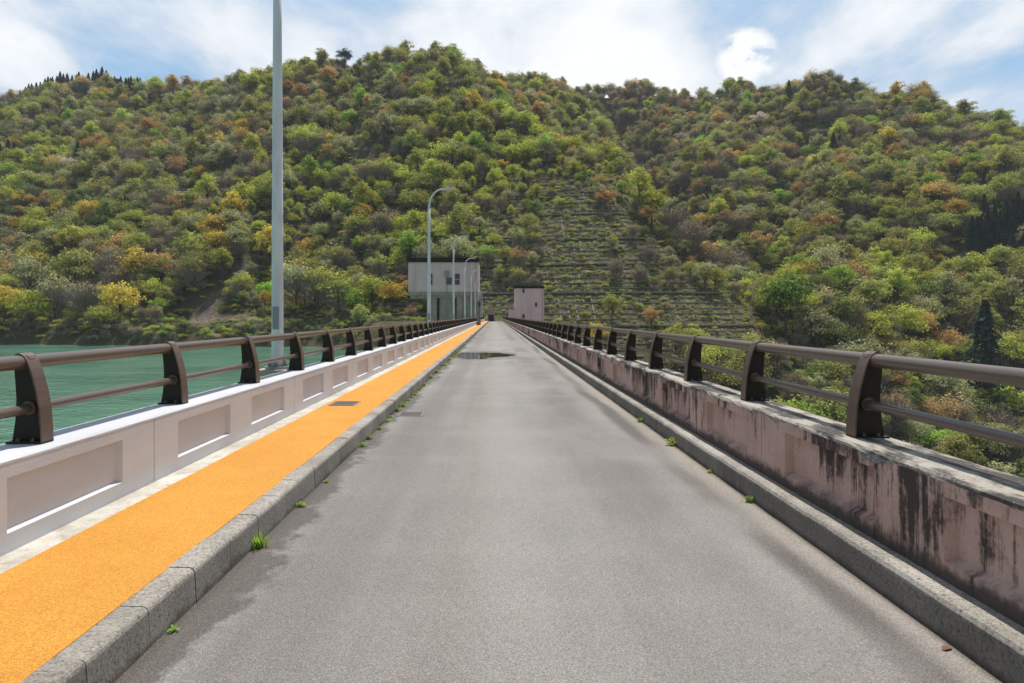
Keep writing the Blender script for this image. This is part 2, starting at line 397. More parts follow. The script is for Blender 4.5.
def m_ground():
    """forest floor and banks: leaf litter, grass, bare earth in the landslide scar (attribute 'soil')"""
    t = NT('hillside_ground'); p = t.geo()
    a = t.noise(p, .22, 6, .65); b = t.noise(p, .9, 5, .7)
    c = t.mix(t.ramp(a, .35, .65), (.095, .08, .052), (.075, .088, .032))
    c = t.mix(t.math('MULTIPLY', t.ramp(b, .5, .72), .6), c, (.10, .085, .055))
    at = t.n('ShaderNodeAttribute', attribute_name='soil').outputs['Fac']
    s = t.math('ADD', at, t.math('MULTIPLY', t.math('SUBTRACT', b, .5), 2.0))
    c = t.mix(t.ramp(s, .42, .6), c, t.mix(t.ramp(b, .35, .65), (.085, .068, .055), (.20, .16, .135)))
    tr = t.n('ShaderNodeAttribute', attribute_name='terrace').outputs['Fac']
    c = t.mix(t.math('MULTIPLY', tr, t.ramp(b, .42, .6)), c, t.mix(a, (.19, .158, .108), (.10, .118, .045)))
    return t.princ(c, .95, 0, t.bump(b, .5), .1)

def m_leaf(name, col, transl=.35):
    t = NT(name)
    oi = t.n('ShaderNodeObjectInfo').outputs['Random']
    ri = t.n('ShaderNodeNewGeometry').outputs['Random Per Island']
    v = t.math('MULTIPLY', t.math('MULTIPLY_ADD', oi, .5, .88), t.math('MULTIPLY_ADD', ri, .7, .72))
    hue = t.math('ADD', t.math('MULTIPLY_ADD', oi, .03, .49), t.math('MULTIPLY_ADD', ri, .02, -.01))
    c = t.hsv(col, hue, 1.0, v)
    d = t.n('ShaderNodeBsdfDiffuse'); t.set(d.inputs[0], c)
    tl = t.n('ShaderNodeBsdfTranslucent'); t.set(tl.inputs[0], t.hsv(c, .495, 1.1, 1.15))
    m = t.n('ShaderNodeMixShader'); m.inputs[0].default_value = transl
    t.t.links.new(d.outputs[0], m.inputs[1]); t.t.links.new(tl.outputs[0], m.inputs[2]); t.t.links.new(m.outputs[0], t.out.inputs[0])
    return t.mat
M = dict(
    asphalt=m_asphalt(), orange=m_orange(), white=m_white_paint(), pink=m_pink_wall(), coping=m_coping(), metal=m_brown_metal(), galv=m_galv(),
    water=m_water(), ground=m_ground(),
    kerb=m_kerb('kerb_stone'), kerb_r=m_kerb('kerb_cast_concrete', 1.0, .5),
    strip=m_concrete('pale_concrete_strip', (.40, .37, .32), (.62, .59, .53), (.26, .225, .17), .6, 1.6),
    conc=m_concrete('old_concrete', (.34, .265, .215), (.48, .385, .32), (.085, .06, .05), .65, .35, bump=.02),
    frame=m_concrete('slope_frame_concrete', (.22, .208, .175), (.36, .34, .295), (.07, .068, .05), .45, .6, bump=.02),
    dam=m_concrete('dam_concrete', (.24, .23, .21), (.34, .33, .30), (.10, .095, .085), .5, .3, bump=.02),
    mauve=m_concrete('mauve_wall_panel', (.74, .52, .515), (.80, .585, .575), (.46, .34, .33), .4, .22, bump=.004),
    cap=m_plain('dark_brown_cap', (.022, .013, .013), .8, 0, .2, 2, 0, .2),
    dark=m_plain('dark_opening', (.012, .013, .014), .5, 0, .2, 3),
    glass=m_plain('window_glass', (.02, .028, .032), .12, 0, .1, 3),
    grey=m_plain('grey_metal', (.28, .28, .29), .5, .2, .1, 5),
    light=m_plain('lamp_glass', (.62, .62, .60), .3, 0, .05, 5),
    grate=m_plain('iron_grate', (.17, .15, .145), .6, .3, .3, 30, .002),
    rail=m_plain('rail_paint', (.150, .118, .098), .33, .3, .1, 4, 0, .5), web=m_plain('post_web_shaded', (.030, .023, .019), .6, .1, .15, 9, 0, .3), bolt=m_plain('bolt_steel', (.13, .125, .12), .5, .4),  # web: the post brown darkened, its shade put into the colour
    puddle=None, red=m_plain('red_lens', (.35, .03, .03), .4), black=m_plain('black_box', (.02, .02, .022), .5),
    leafred=m_plain('dry_leaf', (.20, .08, .045), .8),
    bark=m_plain('bark', (.085, .072, .06), .95, 0, .3, 6, .02), twig=m_plain('grey_twigs', (.27, .235, .205), .95, 0, .3, 3),
    rock=m_concrete('pale_rock', (.25, .23, .21), (.4, .38, .35), (.1, .09, .08), .3, .8, bump=.03),
)
def m_puddle():
    t = NT('puddle_water'); p = t.geo()
    return t.princ((.03, .028, .025), .015, 0, t.bump(t.noise(p, 9, 2), .0008, .3), .5)
M['puddle'] = m_puddle()
LEAF = {'olive green': (0.307, 0.312, 0.103), 'yellow-green': (0.395, 0.411, 0.097), 'bright green': (0.286, 0.392, 0.086), 'deep green': (0.173, 0.213, 0.07), 'russet': (0.44, 0.294, 0.134), 'golden': (0.482, 0.369, 0.094), 'grey-green': (0.327, 0.33, 0.175), 'dark conifer': (0.034, 0.066, 0.044), 'fresh green': (0.157, 0.279, 0.063), 'pale blossom': (0.473, 0.4, 0.364), 'brownish': (0.36, 0.3, 0.179)}
LM = {k: m_leaf('foliage_' + k.replace(' ', '_').replace('-', '_'), c, .2 if 'conifer' in k else .48) for k, c in LEAF.items()}
# ------------------------------------------------------------------ ground, water, dam
HK = .193; HW = .73
gx = np.concatenate([[-4000, -2500, -1500, -1000, -800, -700, -620], np.arange(-560, -60, 6.), np.arange(-60, 120, 2.5), np.arange(120, 520, 6.), [560, 640, 800, 1000, 1500, 2500, 4000]])
gy = np.concatenate([[-4000, -1500, -600, -250, -100, 0, 60, 110, 140], np.arange(160, 320, 2.5), np.arange(320, 720, 6.), [760, 820, 900, 1100, 1500, 2500, 4000]])
GX, GY = np.meshgrid(gx, gy)
GZ = ground_z(GX, GY)
far = np.maximum(np.abs(GX) - 560, 0) + np.maximum(GY - 760, 0)
nx, ny = len(gx), len(gy)
gv = np.stack([GX.ravel(), GY.ravel(), GZ.ravel()], 1)
ii = np.arange((ny - 1) * (nx - 1)); r_, c_ = ii // (nx - 1), ii % (nx - 1)
a_ = r_ * nx + c_
gme = new_mesh('ground', gv, np.stack([a_, a_ + 1, a_ + nx + 1, a_ + nx], 1), [M['ground']], None, True)
def scar(x, y, z):
    """0..1 inside the landslide scar above the lake bank"""
    px = VX + x / y * F; py = VY - (z - CAM_H) / y * F
    # a chute that runs from upper right to lower left, with a fan at its foot
    t = np.clip((py - 262) / (322 - 262), 0, 1)
    cx = 247 - 50 * t + 4 * np.sin(t * 9); w = 4 + 9 * t ** 2
    s = np.exp(-((px - cx) / w) ** 2) * sstep(254, 268, py) * (1 - sstep(322, 327, py))
    fan = .75 * np.exp(-((px - 225) / 36) ** 2) * sstep(311, 316, py) * (1 - sstep(320, 324, py))
    return np.clip(np.maximum(s, fan), 0, 1) * (y > 150)
for nm, vals in (('soil', scar(gv[:, 0], np.maximum(gv[:, 1], 1.), gv[:, 2])), ('terrace', terrace_mask(gv[:, 0], gv[:, 1]))):
    at = gme.attributes.new(nm, 'FLOAT', 'POINT'); at.data.foreach_set('value', np.asarray(vals, dtype=np.float32))
tag(link('ground', gme), kind='structure')
mb = MB()
xs = [-4000, -600, -200, -80, -30, -3.4]; ys = [-4000, -400, -50, 60, 140, 200, 320, 700]
mb.add([(x, y, WATER_Z) for y in ys for x in xs], [(r * 6 + c, r * 6 + c + 1, r * 6 + c + 7, r * 6 + c + 6) for r in range(7) for c in range(5)])
tag(mb.build('lake_water', M['water']), kind='structure')
Y0, Y1 = -45., 190.
mb = MB()  # dam: upright face to the lake, battered face downstream
mb.prism_y([(-3.15, -.02), (-3.15, -60), (44, -60), (2.665, -5.0), (2.665, -.02)], Y0, Y1)
tag(mb.build('dam_body', M['dam']), kind='structure')

mb = MB()
ysx = [Y0] + list(np.arange(-8, 60, 4.)) + list(np.arange(60, Y1, 10.)) + [Y1 + 5]
mb.add([(x, y, 0) for y in ysx for x in (-1.64, 2.18)], [(2 * i, 2 * i + 1, 2 * i + 3, 2 * i + 2) for i in range(len(ysx) - 1)])
tag(mb.build('road', M['asphalt']), kind='structure')
mb = MB(); mb.box(-2.597, -1.755, Y0, Y1, -.01, .195)
tag(mb.build('sidewalk', M['orange']), kind='structure')
mb = MB(); mb.box(-2.80, -2.597, Y0, 35.0, -.01, .190).box(-2.80, -2.597, 35.03, Y1, -.01, .190)
tag(mb.build('pavement_edge', M['strip']), kind='structure')
# kerb of cut stones, .49 m each, with open joints
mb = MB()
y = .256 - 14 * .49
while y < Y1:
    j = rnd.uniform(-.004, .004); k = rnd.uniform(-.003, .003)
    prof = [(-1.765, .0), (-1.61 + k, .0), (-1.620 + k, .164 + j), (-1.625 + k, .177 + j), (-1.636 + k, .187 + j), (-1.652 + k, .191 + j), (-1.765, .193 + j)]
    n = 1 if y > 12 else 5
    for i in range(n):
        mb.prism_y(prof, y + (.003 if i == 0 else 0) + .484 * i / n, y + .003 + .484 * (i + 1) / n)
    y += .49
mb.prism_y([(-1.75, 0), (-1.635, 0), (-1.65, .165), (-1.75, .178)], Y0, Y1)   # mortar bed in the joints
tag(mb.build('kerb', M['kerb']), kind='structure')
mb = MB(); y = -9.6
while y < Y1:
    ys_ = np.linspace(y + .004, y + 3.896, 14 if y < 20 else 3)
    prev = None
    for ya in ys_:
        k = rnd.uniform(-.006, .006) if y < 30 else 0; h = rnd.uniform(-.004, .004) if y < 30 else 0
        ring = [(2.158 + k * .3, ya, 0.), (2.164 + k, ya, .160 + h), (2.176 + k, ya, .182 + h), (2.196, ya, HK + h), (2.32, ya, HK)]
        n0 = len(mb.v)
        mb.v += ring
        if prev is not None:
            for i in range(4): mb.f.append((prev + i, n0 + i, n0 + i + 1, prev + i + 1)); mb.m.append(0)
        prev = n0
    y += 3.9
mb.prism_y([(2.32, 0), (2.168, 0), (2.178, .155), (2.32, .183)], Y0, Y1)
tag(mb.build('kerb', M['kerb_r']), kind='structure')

# puddle: a thin sheet of standing water with an uneven rim
pts = []
for i in range(72):
    a = 2 * PI * i / 72
    r = 1 + .10 * math.sin(3 * a + .6) + .07 * math.sin(5 * a + 2) + .05 * math.sin(9 * a) + .03 * math.sin(14 * a + 1)
    pts.append((-.62 + .98 * r * math.cos(a) + .10 * math.sin(a) + (.32 * max(0, math.cos(a)) ** 3), 26.9 + 2.15 * r * math.sin(a), .004))
me = new_mesh('puddle', pts + [(-.5, 26.9, .004)], [(i, (i + 1) % 72, 72) for i in range(72)], [M['puddle']])
tag(link('puddle', me), kind='structure')

# ------------------------------------------------------------------ parapet walls
def wall_mesh(sgn, xf, xb, z0, z1, panels, grooves, ya, yb, h0, h1, depth, ledge):
    """front face at sgn*xf with sunk panels (sloping sill) and narrow joints; back at sgn*xb"""
    mb = MB(); cuts = sorted([(a, b, 'p') for a, b in panels] + [(g - .005, g + .005, 'g') for g in grooves])
    X = lambda v: sgn * v
    def quad(*ps):
        mb.add([(X(p[0]), p[1], p[2]) for p in ps], [(0, 1, 2, 3) if sgn < 0 else (3, 2, 1, 0)])
    def face(y_a, y_b, za, zb, x=None):
        x = xf if x is None else x
        quad((x, y_a, za), (x, y_b, za), (x, y_b, zb), (x, y_a, zb))
    y = ya
    for a, b, kind in cuts:
        if a <= y or b >= yb: continue
        face(y, a, z0, z1)
        if kind == 'p':
            face(a, b, z0, h0); face(a, b, h1, z1)
            xd = xf + depth; s = .03
            quad((xf, a, h0), (xf, b, h0), (xd, b - s, h0 + ledge), (xd, a + s, h0 + ledge))
            quad((xf, b, h1), (xf, a, h1), (xd, a + s, h1 - .012), (xd, b - s, h1 - .012))
            quad((xf, b, h0), (xf, b, h1), (xd, b - s, h1 - .012), (xd, b - s, h0 + ledge))
            quad((xf, a, h1), (xf, a, h0), (xd, a + s, h0 + ledge), (xd, a + s, h1 - .012))
            face(a + s, b - s, h0 + ledge, h1 - .012, xd)
        else:
            xd = xf + .02
            quad((xf, a, z0), (xd, a, z0), (xd, a, z1), (xf, a, z1)); quad((xd, b, z0), (xf, b, z0), (xf, b, z1), (xd, b, z1)); face(a, b, z0, z1, xd)
        y = b
    face(y, yb, z0, z1)
    quad((xf, ya, z1), (xf, yb, z1), (xb, yb, z1), (xb, ya, z1))
    quad((xb, yb, z0 - .25), (xb, ya, z0 - .25), (xb, ya, z1), (xb, yb, z1))
    quad((xf, ya, z0), (xf, ya, z1), (xb, ya, z1), (xb, ya, z0)); quad((xf, yb, z1), (xf, yb, z0), (xb, yb, z0), (xb, yb, z1))
    return mb
def coping_mesh(sgn, xf, xb, z0, z1, ya, yb, jit, step_near=.12):
    mb = MB(); prev = None; y = ya
    while True:
        near = y < 25 and y > -2
        k = [rnd.gauss(0, jit) if near else 0 for _ in range(6)]
        ring = [(xf - .002 + abs(k[0]) * .3, z0), (xf - .002 + abs(k[1]), z1 - .012 - abs(k[1])), (xf + .012 + abs(k[2]), z1 + k[2] * .2), (.5 * (xf + xb), z1 + .004 + k[3] * .3), (xb - .012, z1 + k[4] * .2), (xb + .002 - abs(k[5]), z1 - .012), (xb + .002, z0)]
        n0 = len(mb.v); mb.v += [(sgn * x, y, z) for x, z in ring]
        if prev is not None:
            for i in range(6):
                q = (prev + i, prev + i + 1, n0 + i + 1, n0 + i)
                mb.f.append(q if sgn > 0 else q[::-1]); mb.m.append(0)
        prev = n0
        if y >= yb: break
        y = min(yb, y + (step_near if near else 6.))
    return mb
P = 3.93
panL, groL, panR, groR = [], [], [], []
k = -3
while 3.906 + P * k < Y1:
    o = P * k
    panL += [(3.906 + o, 5.12 + o), (6.017 + o, 7.207 + o)]; groL.append(5.593 + o)
    panR += [(2.30 + o, 3.50 + o), (4.13 + o, 5.42 + o)]; groR.append(5.90 + o)
    k += 1
wl = empty('parapet_wall', (-2.97, 0, .19), 'white painted parapet wall with sunken panels between orange footpath and lake', 'parapet')
o = wall_mesh(-1, 2.79, 3.16, .18, .705, panL, groL, -12, Y1, .303, .622, .036, .012).build('wall_face', M['white']); o.parent = wl; o.matrix_parent_inverse = wl.matrix_world.inverted()
def under(o, root):
    """parent without moving: the root is an unrotated empty"""
    o.parent = root; o.location = Vector(o.location) - Vector(root.location); o.matrix_parent_inverse.identity(); return o
under(o, wl)
under(coping_mesh(-1, 2.79, 3.16, .705, HW, -12, Y1, .0008).build('coping', M['white']), wl)
wr = empty('parapet_wall', (2.49, 0, .19), 'pink parapet wall with peeling paint and black streaks beside the road', 'parapet')
under(wall_mesh(1, 2.305, 2.675, .18, .700, panR, groR, -12, Y1, .290, .625, .055, .03).build('wall_face', M['pink']), wr)
under(coping_mesh(1, 2.305, 2.675, .700, HW + .003, -12, Y1, .005).build('coping', M['coping']), wr)

# ------------------------------------------------------------------ railings
FRONT = [(0, 0), (.004, .10), (.016, .235), (.034, .335), (.056, .42), (.076, .48), (.097, .53), (.119, .563), (.146, .579), (.172, .572), (.194, .55)]
BACK = [(.203, .52), (.213, .46), (.206, .38), (.200, .28), (.207, .14), (.228, 0)]
def post_mesh(sgn):
    mb = MB(); w = .115 / 2; th = .011
    # curved flange facing the road, wrapped over the top rail
    inner = []
    for i, (u, v) in enumerate(FRONT):
        a = FRONT[max(i - 1, 0)]; b = FRONT[min(i + 1, len(FRONT) - 1)]
        d = np.array((b[0] - a[0], b[1] - a[1])); d /= np.linalg.norm(d)
        inner.append((u + d[1] * th, v - d[0] * th))
    n = len(FRONT)
    for i in range(n - 1):
        A, B, C, D = FRONT[i], FRONT[i + 1], inner[i + 1], inner[i]
        vs = [(sgn * p[0], y, p[1]) for y in (-w, w) for p in (A, B, C, D)]
        fs = [(0, 1, 2, 3), (7, 6, 5, 4), (0, 4, 5, 1), (2, 6, 7, 3)]
        if i == n - 2: fs.append((1, 5, 6, 2))
        mb.add(vs, fs if sgn > 0 else [f[::-1] for f in fs])
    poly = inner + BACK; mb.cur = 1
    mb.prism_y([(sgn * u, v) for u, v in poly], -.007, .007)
    # rolled rear edge of the web, base plate
    mb.box(*(sorted((sgn * .0, sgn * .236))), -.056, .056, .0, .012)
    # collars where the rails pass
    mb.cur = 0
    for (u, v, r) in ((.108, .225, .046), (.15, .522, .053)):
        mb.tube([(sgn * u, -.034, v), (sgn * u, -.028, v)], r * .93, 16); mb.tube([(sgn * u, -.028, v), (sgn * u, .028, v)], r, 16); mb.tube([(sgn * u, .028, v), (sgn * u, .034, v)], r * .93, 16)
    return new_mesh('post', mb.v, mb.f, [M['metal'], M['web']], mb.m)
def bolt_mesh():
    mb = MB(); mb.tube([(0, 0, .0), (0, 0, .004)], .016, 12); mb.tube([(0, 0, .004), (0, 0, .015)], .011, 6); mb.tube([(0, 0, .015), (0, 0, .022)], .006, 8)
    return new_mesh('bolt', mb.v, mb.f, [M['bolt']], None)
BOLT = bolt_mesh()
def railing(sgn, xf, first, step, label):
    root = empty('guard_railing', (sgn * xf, 0, HW), label, 'railing')
    pm = post_mesh(sgn); k = 0; y = first
    while y < Y1 - 1:
        p = link('post', pm, root, (0, y, .004))
        if y < 16:
            for u in (.075, .17):
                for dy in (-.034, .034): link('bolt', BOLT, p, (sgn * u, dy, .012))
        y += step
    for nm, u, v, r in (('top_rail', .15, .522, .046), ('lower_rail', .108, .225, .0315)):
        mb = MB(); ys = np.concatenate([np.arange(-9, 40, 1.0), np.arange(40, Y1, 8.0), [Y1]])
        mb.tube([(sgn * u, yy, v + .0015 * math.sin(yy * 1.7)) for yy in ys], r, 20)
        mb.build(nm, M['rail'], root, smooth=True)
    return root
railing(1, 2.40, 4.61 - 2.0, 2.0, 'brown two-rail guard railing on the streaked pink parapet wall')
railing(-1, 2.885, 4.41 - 1.965, 1.965, 'brown two-rail guard railing on the white parapet wall by the lake')

# ------------------------------------------------------------------ lamps on brackets outside the lake wall
LAMPS = [11.0, 35.9, 57.2, 78.8, 100.3, 122, 144, 166, 187]
ORD = ['first', 'second', 'third', 'fourth', 'fifth', 'sixth', 'seventh', 'eighth', 'ninth', 'tenth', 'eleventh', 'twelfth', 'thirteenth', 'fourteenth', 'fifteenth', 'sixteenth', 'seventeenth', 'eighteenth', 'nineteenth', 'twentieth']
def lamp_meshes():
    H = 7.45; out = {}
    mb = MB(); n = 14
    zs = [0.0, .3, 1.0, 2.1, 2.12, 2.16, 2.18, 2.46, 2.48, 2.52, 2.54, 4, 5.5, 6.5]
    rad = [.094, .093, .091, .089, .092, .092, .088, .087, .090, .090, .086, .078, .070, .064]
    mb.tube([(0, 0, z) for z in zs], rad, 16)
    out['pole'] = new_mesh('pole', mb.v, mb.f, [M['galv']], None, True)
    mb = MB(); pts = []
    for i in range(13):
        a = PI / 2 * i / 12
        pts.append((.72 * (1 - math.cos(a)), 0, 6.5 + 1.0 * math.sin(a)))
    mb.tube(pts, [.063 - .026 * i / 12 for i in range(13)], 12)
    out['arm'] = new_mesh('arm', mb.v, mb.f, [M['galv']], None, True)
    mb = MB()
    hv = []
    for x, w, h0, h1 in ((.66, .045, 7.455, 7.525), (.78, .075, 7.45, 7.545), (1.02, .10, 7.46, 7.56), (1.22, .08, 7.48, 7.56), (1.28, .04, 7.50, 7.55)):
        hv += [(x, -w, h0), (x, w, h0), (x, w * .7, h1), (x, -w * .7, h1)]
    fs = [(3, 2, 1, 0), (16, 17, 18, 19)]
    for i in range(4):
        for k in range(4): fs.append((i * 4 + k, i * 4 + (k + 1) % 4, i * 4 + 4 + (k + 1) % 4, i * 4 + 4 + k))
    out['lamp_head'] = new_mesh('lamp_head', hv, fs, [M['galv']])
    mb = MB(); mb.box(.8, 1.16, -.06, .06, 7.44, 7.47)
    out['lens'] = new_mesh('lens', mb.v, mb.f, [M['light']])
    mb = MB(); mb.tube([(0, 0, -.02), (0, 0, .02)], .19, 20)
    for a in range(4):
        b = PI / 4 + a * PI / 2
        mb.tube([(.145 * math.cos(b), .145 * math.sin(b), .02), (.145 * math.cos(b), .145 * math.sin(b), .075)], .016, 8)
    for a in range(4):
        b = a * PI / 2; c, s = math.cos(b), math.sin(b)
        mb.add([(.09 * c, .09 * s, .02), (.17 * c, .17 * s, .02), (.09 * c, .09 * s, .17)], [(0, 1, 2)])
    out['base_plate'] = new_mesh('base_plate', mb.v, mb.f, [M['grey']])
    mb = MB(); mb.prism_y([(.29, -.45), (.29, -.02), (-.28, -.02), (-.28, -.12)], -.3, .3)
    out['bracket'] = new_mesh('bracket', mb.v, mb.f, [M['conc']])
    mb = MB(); mb.box(-.05, .05, -.096, -.088, .62, .98)
    out['hatch'] = new_mesh('hatch', mb.v, mb.f, [M['grey']])
    return out
LMESH = lamp_meshes()
lab = ['tall grey lamp pole nearest the camera, its top out of the picture',
       'tallest whole grey street lamp, its curved arm seen against the wooded hill',
       'second whole grey street lamp from the camera, curved arm above the gate house roof',
       'third whole street lamp from the camera, its head level with the gate house roof',
       'grey street lamp standing against the right end of the gate house wall',
       'street lamp whose head peeps out just past the gate house corner',
       'distant street lamp, upper of three small heads beside the gate pillar',
       'distant street lamp, middle of three small heads beside the gate pillar',
       'distant street lamp farthest along the dam, lowest of three heads by the pillar']
for i, y in enumerate(LAMPS):
    r = empty('street_lamp', (-3.45 if i else -3.50, y, .72), lab[i], 'street lamp', 'street lamps along the lake side of the dam')
    for nm, me in LMESH.items():
        ob = link(nm, me, r)
        if nm == 'bracket': ob.location = (0, 0, -.002)

# ------------------------------------------------------------------ small things on the pavement
def cover(name, x0, x1, y0, y1, z, label, bars):
    r = empty(name, ((x0 + x1) / 2, (y0 + y1) / 2, z), label, 'drain cover')
    w, l = (x1 - x0) / 2, (y1 - y0) / 2
    mb = MB(); mb.box(-w, w, -l, -l + .03, 0, .006).box(-w, w, l - .03, l, 0, .006).box(-w, -w + .03, -l + .03, l - .03, 0, .006).box(w - .03, w, -l + .03, l - .03, 0, .006)
    mb.build('frame', M['grate'], r)
    mb = MB(); mb.box(-w + .03, w - .03, -l + .03, l - .03, -.002, .0025)
    for i in range(bars):
        yy = -l + .05 + (2 * l - .1) * i / (bars - 1); mb.box(-w + .04, w - .04, yy - .008, yy + .008, .0025, .0055)
    mb.build('plate', M['grate'], r)
cover('drain_cover', -2.52, -2.12, 10.3, 10.82, .1955, 'dark rectangular cover plate let into the orange footpath', 9)
cover('drain_cover', -1.52, -1.12, 10.55, 11.0, .0005, 'small iron drain grate in the road beside the weedy kerb', 12)
cover('drain_cover', -1.5, -1.1, 46.5, 47.2, .0005, 'distant dark drain grate on the road beyond the puddle', 12)
mb = MB(); mb.box(-2.59, -1.77, 34.98, 35.06, .19, .1985)
tag(mb.build('expansion_joint', M['grate']), 'narrow dark joint strip across the orange footpath', 'joint strip')
def leaf_thing(x, y, rz, label):
    mb = MB(); mb.add([(-.028, 0, .003), (-.012, -.012, .010), (.02, -.011, .012), (.042, 0, .006), (.02, .012, .016), (-.012, .013, .012)], [(0, 1, 2, 5), (2, 3, 4, 5)])
    o = mb.build('fallen_leaf', M['leafred'], None, (x, y, .0)); o.rotation_euler.z = rz; tag(o, label, 'leaf')
leaf_thing((946 - VX) / F * 3.17, 3.17, .4, 'dry reddish leaf lying alone on the asphalt off the kerb')

def weed_mesh(seed, h, n, leafy):
    r = random.Random(seed); mb = MB()
    for i in range(n):
        a = r.uniform(0, 2 * PI); lean = r.uniform(.05, .75); L = h * r.uniform(.5, 1.0); w = .006 if not leafy else .004
        bx, by = r.gauss(0, .018), r.gauss(0, .03)
        pts = [(bx + math.cos(a) * lean * L * t ** 1.6, by + math.sin(a) * lean * L * t ** 1.6, L * t * (1 - .25 * lean * t)) for t in (0, .35, .7, 1)]
        ca, sa = -math.sin(a), math.cos(a); vs = []
        for t, p in zip((1, .9, .6, .12), pts): vs += [(p[0] + ca * w * t, p[1] + sa * w * t, p[2]), (p[0] - ca * w * t, p[1] - sa * w * t, p[2])]
        mb.add(vs, [(0, 1, 3, 2), (2, 3, 5, 4), (4, 5, 7, 6)])
        if leafy:
            for t in (1, 2, 3):
                p = pts[t]; s = r.uniform(.012, .03); b = r.uniform(0, 2 * PI); c, q = math.cos(b), math.sin(b)
                mb.add([(p[0], p[1], p[2]), (p[0] + s * c - s * .5 * q, p[1] + s * q + s * .5 * c, p[2] + .006), (p[0] + 2 * s * c, p[1] + 2 * s * q, p[2] - .002), (p[0] + s * c + s * .5 * q, p[1] + s * q - s * .5 * c, p[2] + .006)], [(0, 1, 2, 3)])
    return mb
WM = [new_mesh('weed', *(lambda m: (m.v, m.f))(weed_mesh(i, h, n, lf)), [LM[c]]) for i, (h, n, lf, c) in enumerate([(.15, 60, False, 'bright green'), (.07, 14, True, 'bright green'), (.10, 26, True, 'bright green'), (.12, 22, True, 'yellow-green')])]
WEEDS = [  # x, y, mesh, scale, label
    (-1.575, 4.57, 0, 1.5, 'bright green grass tuft at the kerb foot, largest one near the camera'),
    (-1.58, 3.35, 1, .7, 'tiny green sprig at a joint of the stone kerb nearest the camera'),
    (-1.575, 5.55, 1, 1.1, 'small leafy weed at the kerb foot just beyond the grass tuft'),
    (-1.57, 6.35, 1, .8, 'small weed at the kerb foot, third along from the camera'),
    (2.12, 5.69, 2, 1.0, 'leafy green weed at the foot of the cast concrete kerb'),
    (2.125, 6.75, 1, .9, 'small bright weed by the cast kerb beyond the leafy one'),
    (2.12, 8.18, 3, 1.6, 'tallest wispy weed growing up the face of the cast kerb'),
    (2.12, 9.98, 2, 1.2, 'pale weed beside the cast kerb, farthest one on that side'),
]
names_ = ['beside the drain grate', 'just past the drain grate']
yy = 8.1
for i in range(14):
    WEEDS.append((-1.575 + rnd.uniform(-.01, .02), yy, rnd.choice([1, 2, 2, 2]), rnd.uniform(1.0, 1.9), None)); yy += rnd.uniform(.3, .75)
for i in range(16):
    WEEDS.append((-1.575 + rnd.uniform(-.01, .02), yy, 2, rnd.uniform(1.6, 2.6), None)); yy += rnd.uniform(.8, 2.2)
idx = 0
for x, y, k, s, lb in WEEDS:
    o = link('weed', WM[k], None, (x, y, .0)); s *= .55; o.scale = (s, s, s); o.rotation_euler.z = rnd.uniform(0, 6)
    g = None
    if lb is None:
        o.scale = (s * .72,) * 3
        g = 'weeds in a line along the stone kerb'
        lb = ORD[idx] + ' weed in the line along the stone kerb, counting from the grass tuft onward' if idx < 20 else 'tiny far weed in the green line along the stone kerb by the puddle'
        idx += 1
    tag(o, lb, 'weed', g)
# ------------------------------------------------------------------ buildings
def ribbed_box(x0, x1, y0, y1, z0, z1, pitch=.6, d=.018):
    """panelled wall: shallow upright grooves on the face towards the road"""
    mb = MB(); mb.box(x0, x1, y0, y1, z0, z1)
    n = max(1, int(round((x1 - x0) / pitch))); p = (x1 - x0) / n
    for i in range(n):
        mb.box(x0 + i * p + .02, x0 + (i + 1) * p - .02, y0 - d, y0 - .001, z0 + .02, z1 - .02)
    m = max(1, int(round((y1 - y0) / pitch))); q = (y1 - y0) / m
    for i in range(m):
        mb.box(x1 + .001, x1 + d, y0 + i * q + .02, y0 + (i + 1) * q - .02, z0 + .02, z1 - .02)
        mb.box(x0 - d, x0 - .001, y0 + i * q + .02, y0 + (i + 1) * q - .02, z0 + .02, z1 - .02)
    return mb
def window(parent, x0, x1, z0, z1, y, mullion=None, bars=()):
    """frame standing out of the wall, dark glass set in it"""
    t = .07
    mb = MB(); mb.box(x0 - t, x0, y - .10, y + .02, z0 - t, z1 + t).box(x1, x1 + t, y - .10, y + .02, z0 - t, z1 + t).box(x0, x1, y - .10, y + .02, z1, z1 + t).box(x0, x1, y - .13, y + .02, z0 - t, z0)
    if mullion: mb.box(x0, x1, y - .10, y - .03, mullion[0], mullion[1])
    for b in bars: mb.box(b - .03, b + .03, y - .09, y - .035, z0, z1)
    w = mb.build('window', M['grey'], parent)
    mb = MB(); mb.box(x0 + .002, x1 - .002, y - .028, y + .0, z0 + .002, z1 - .002)
    mb.build('pane', M['glass'], w)
    return w
gh = empty('gate_house', (-12, 160, -8), 'wide mauve gate house with dark flat roof on stained concrete piers in the lake', 'building')
def B(mb, name, mat, root): return under(mb.build(name, mat), root)
gx0, gx1, gy = -20.25, -3.72, 160.
B(ribbed_box(gx0, gx1, gy, 171, 7.24, 14.15, .75), 'wall', M['mauve'], gh)
mb = MB(); mb.box(gx0 - .32, gx1 + .05, gy - .35, 171.3, 14.15, 15.05).box(gx0 - .2, gx1 - .06, gy - .2, 171.15, 15.05, 15.2); B(mb, 'roof', M['cap'], gh)
mb = MB(); mb.box(gx0 - .1, gx1 + .08, gy - .12, 171.1, 6.35, 7.24).box(gx0 + .4, gx1 + .02, gy + .35, 170.8, 5.75, 6.35); B(mb, 'floor_slab', M['conc'], gh)
pb = MB()
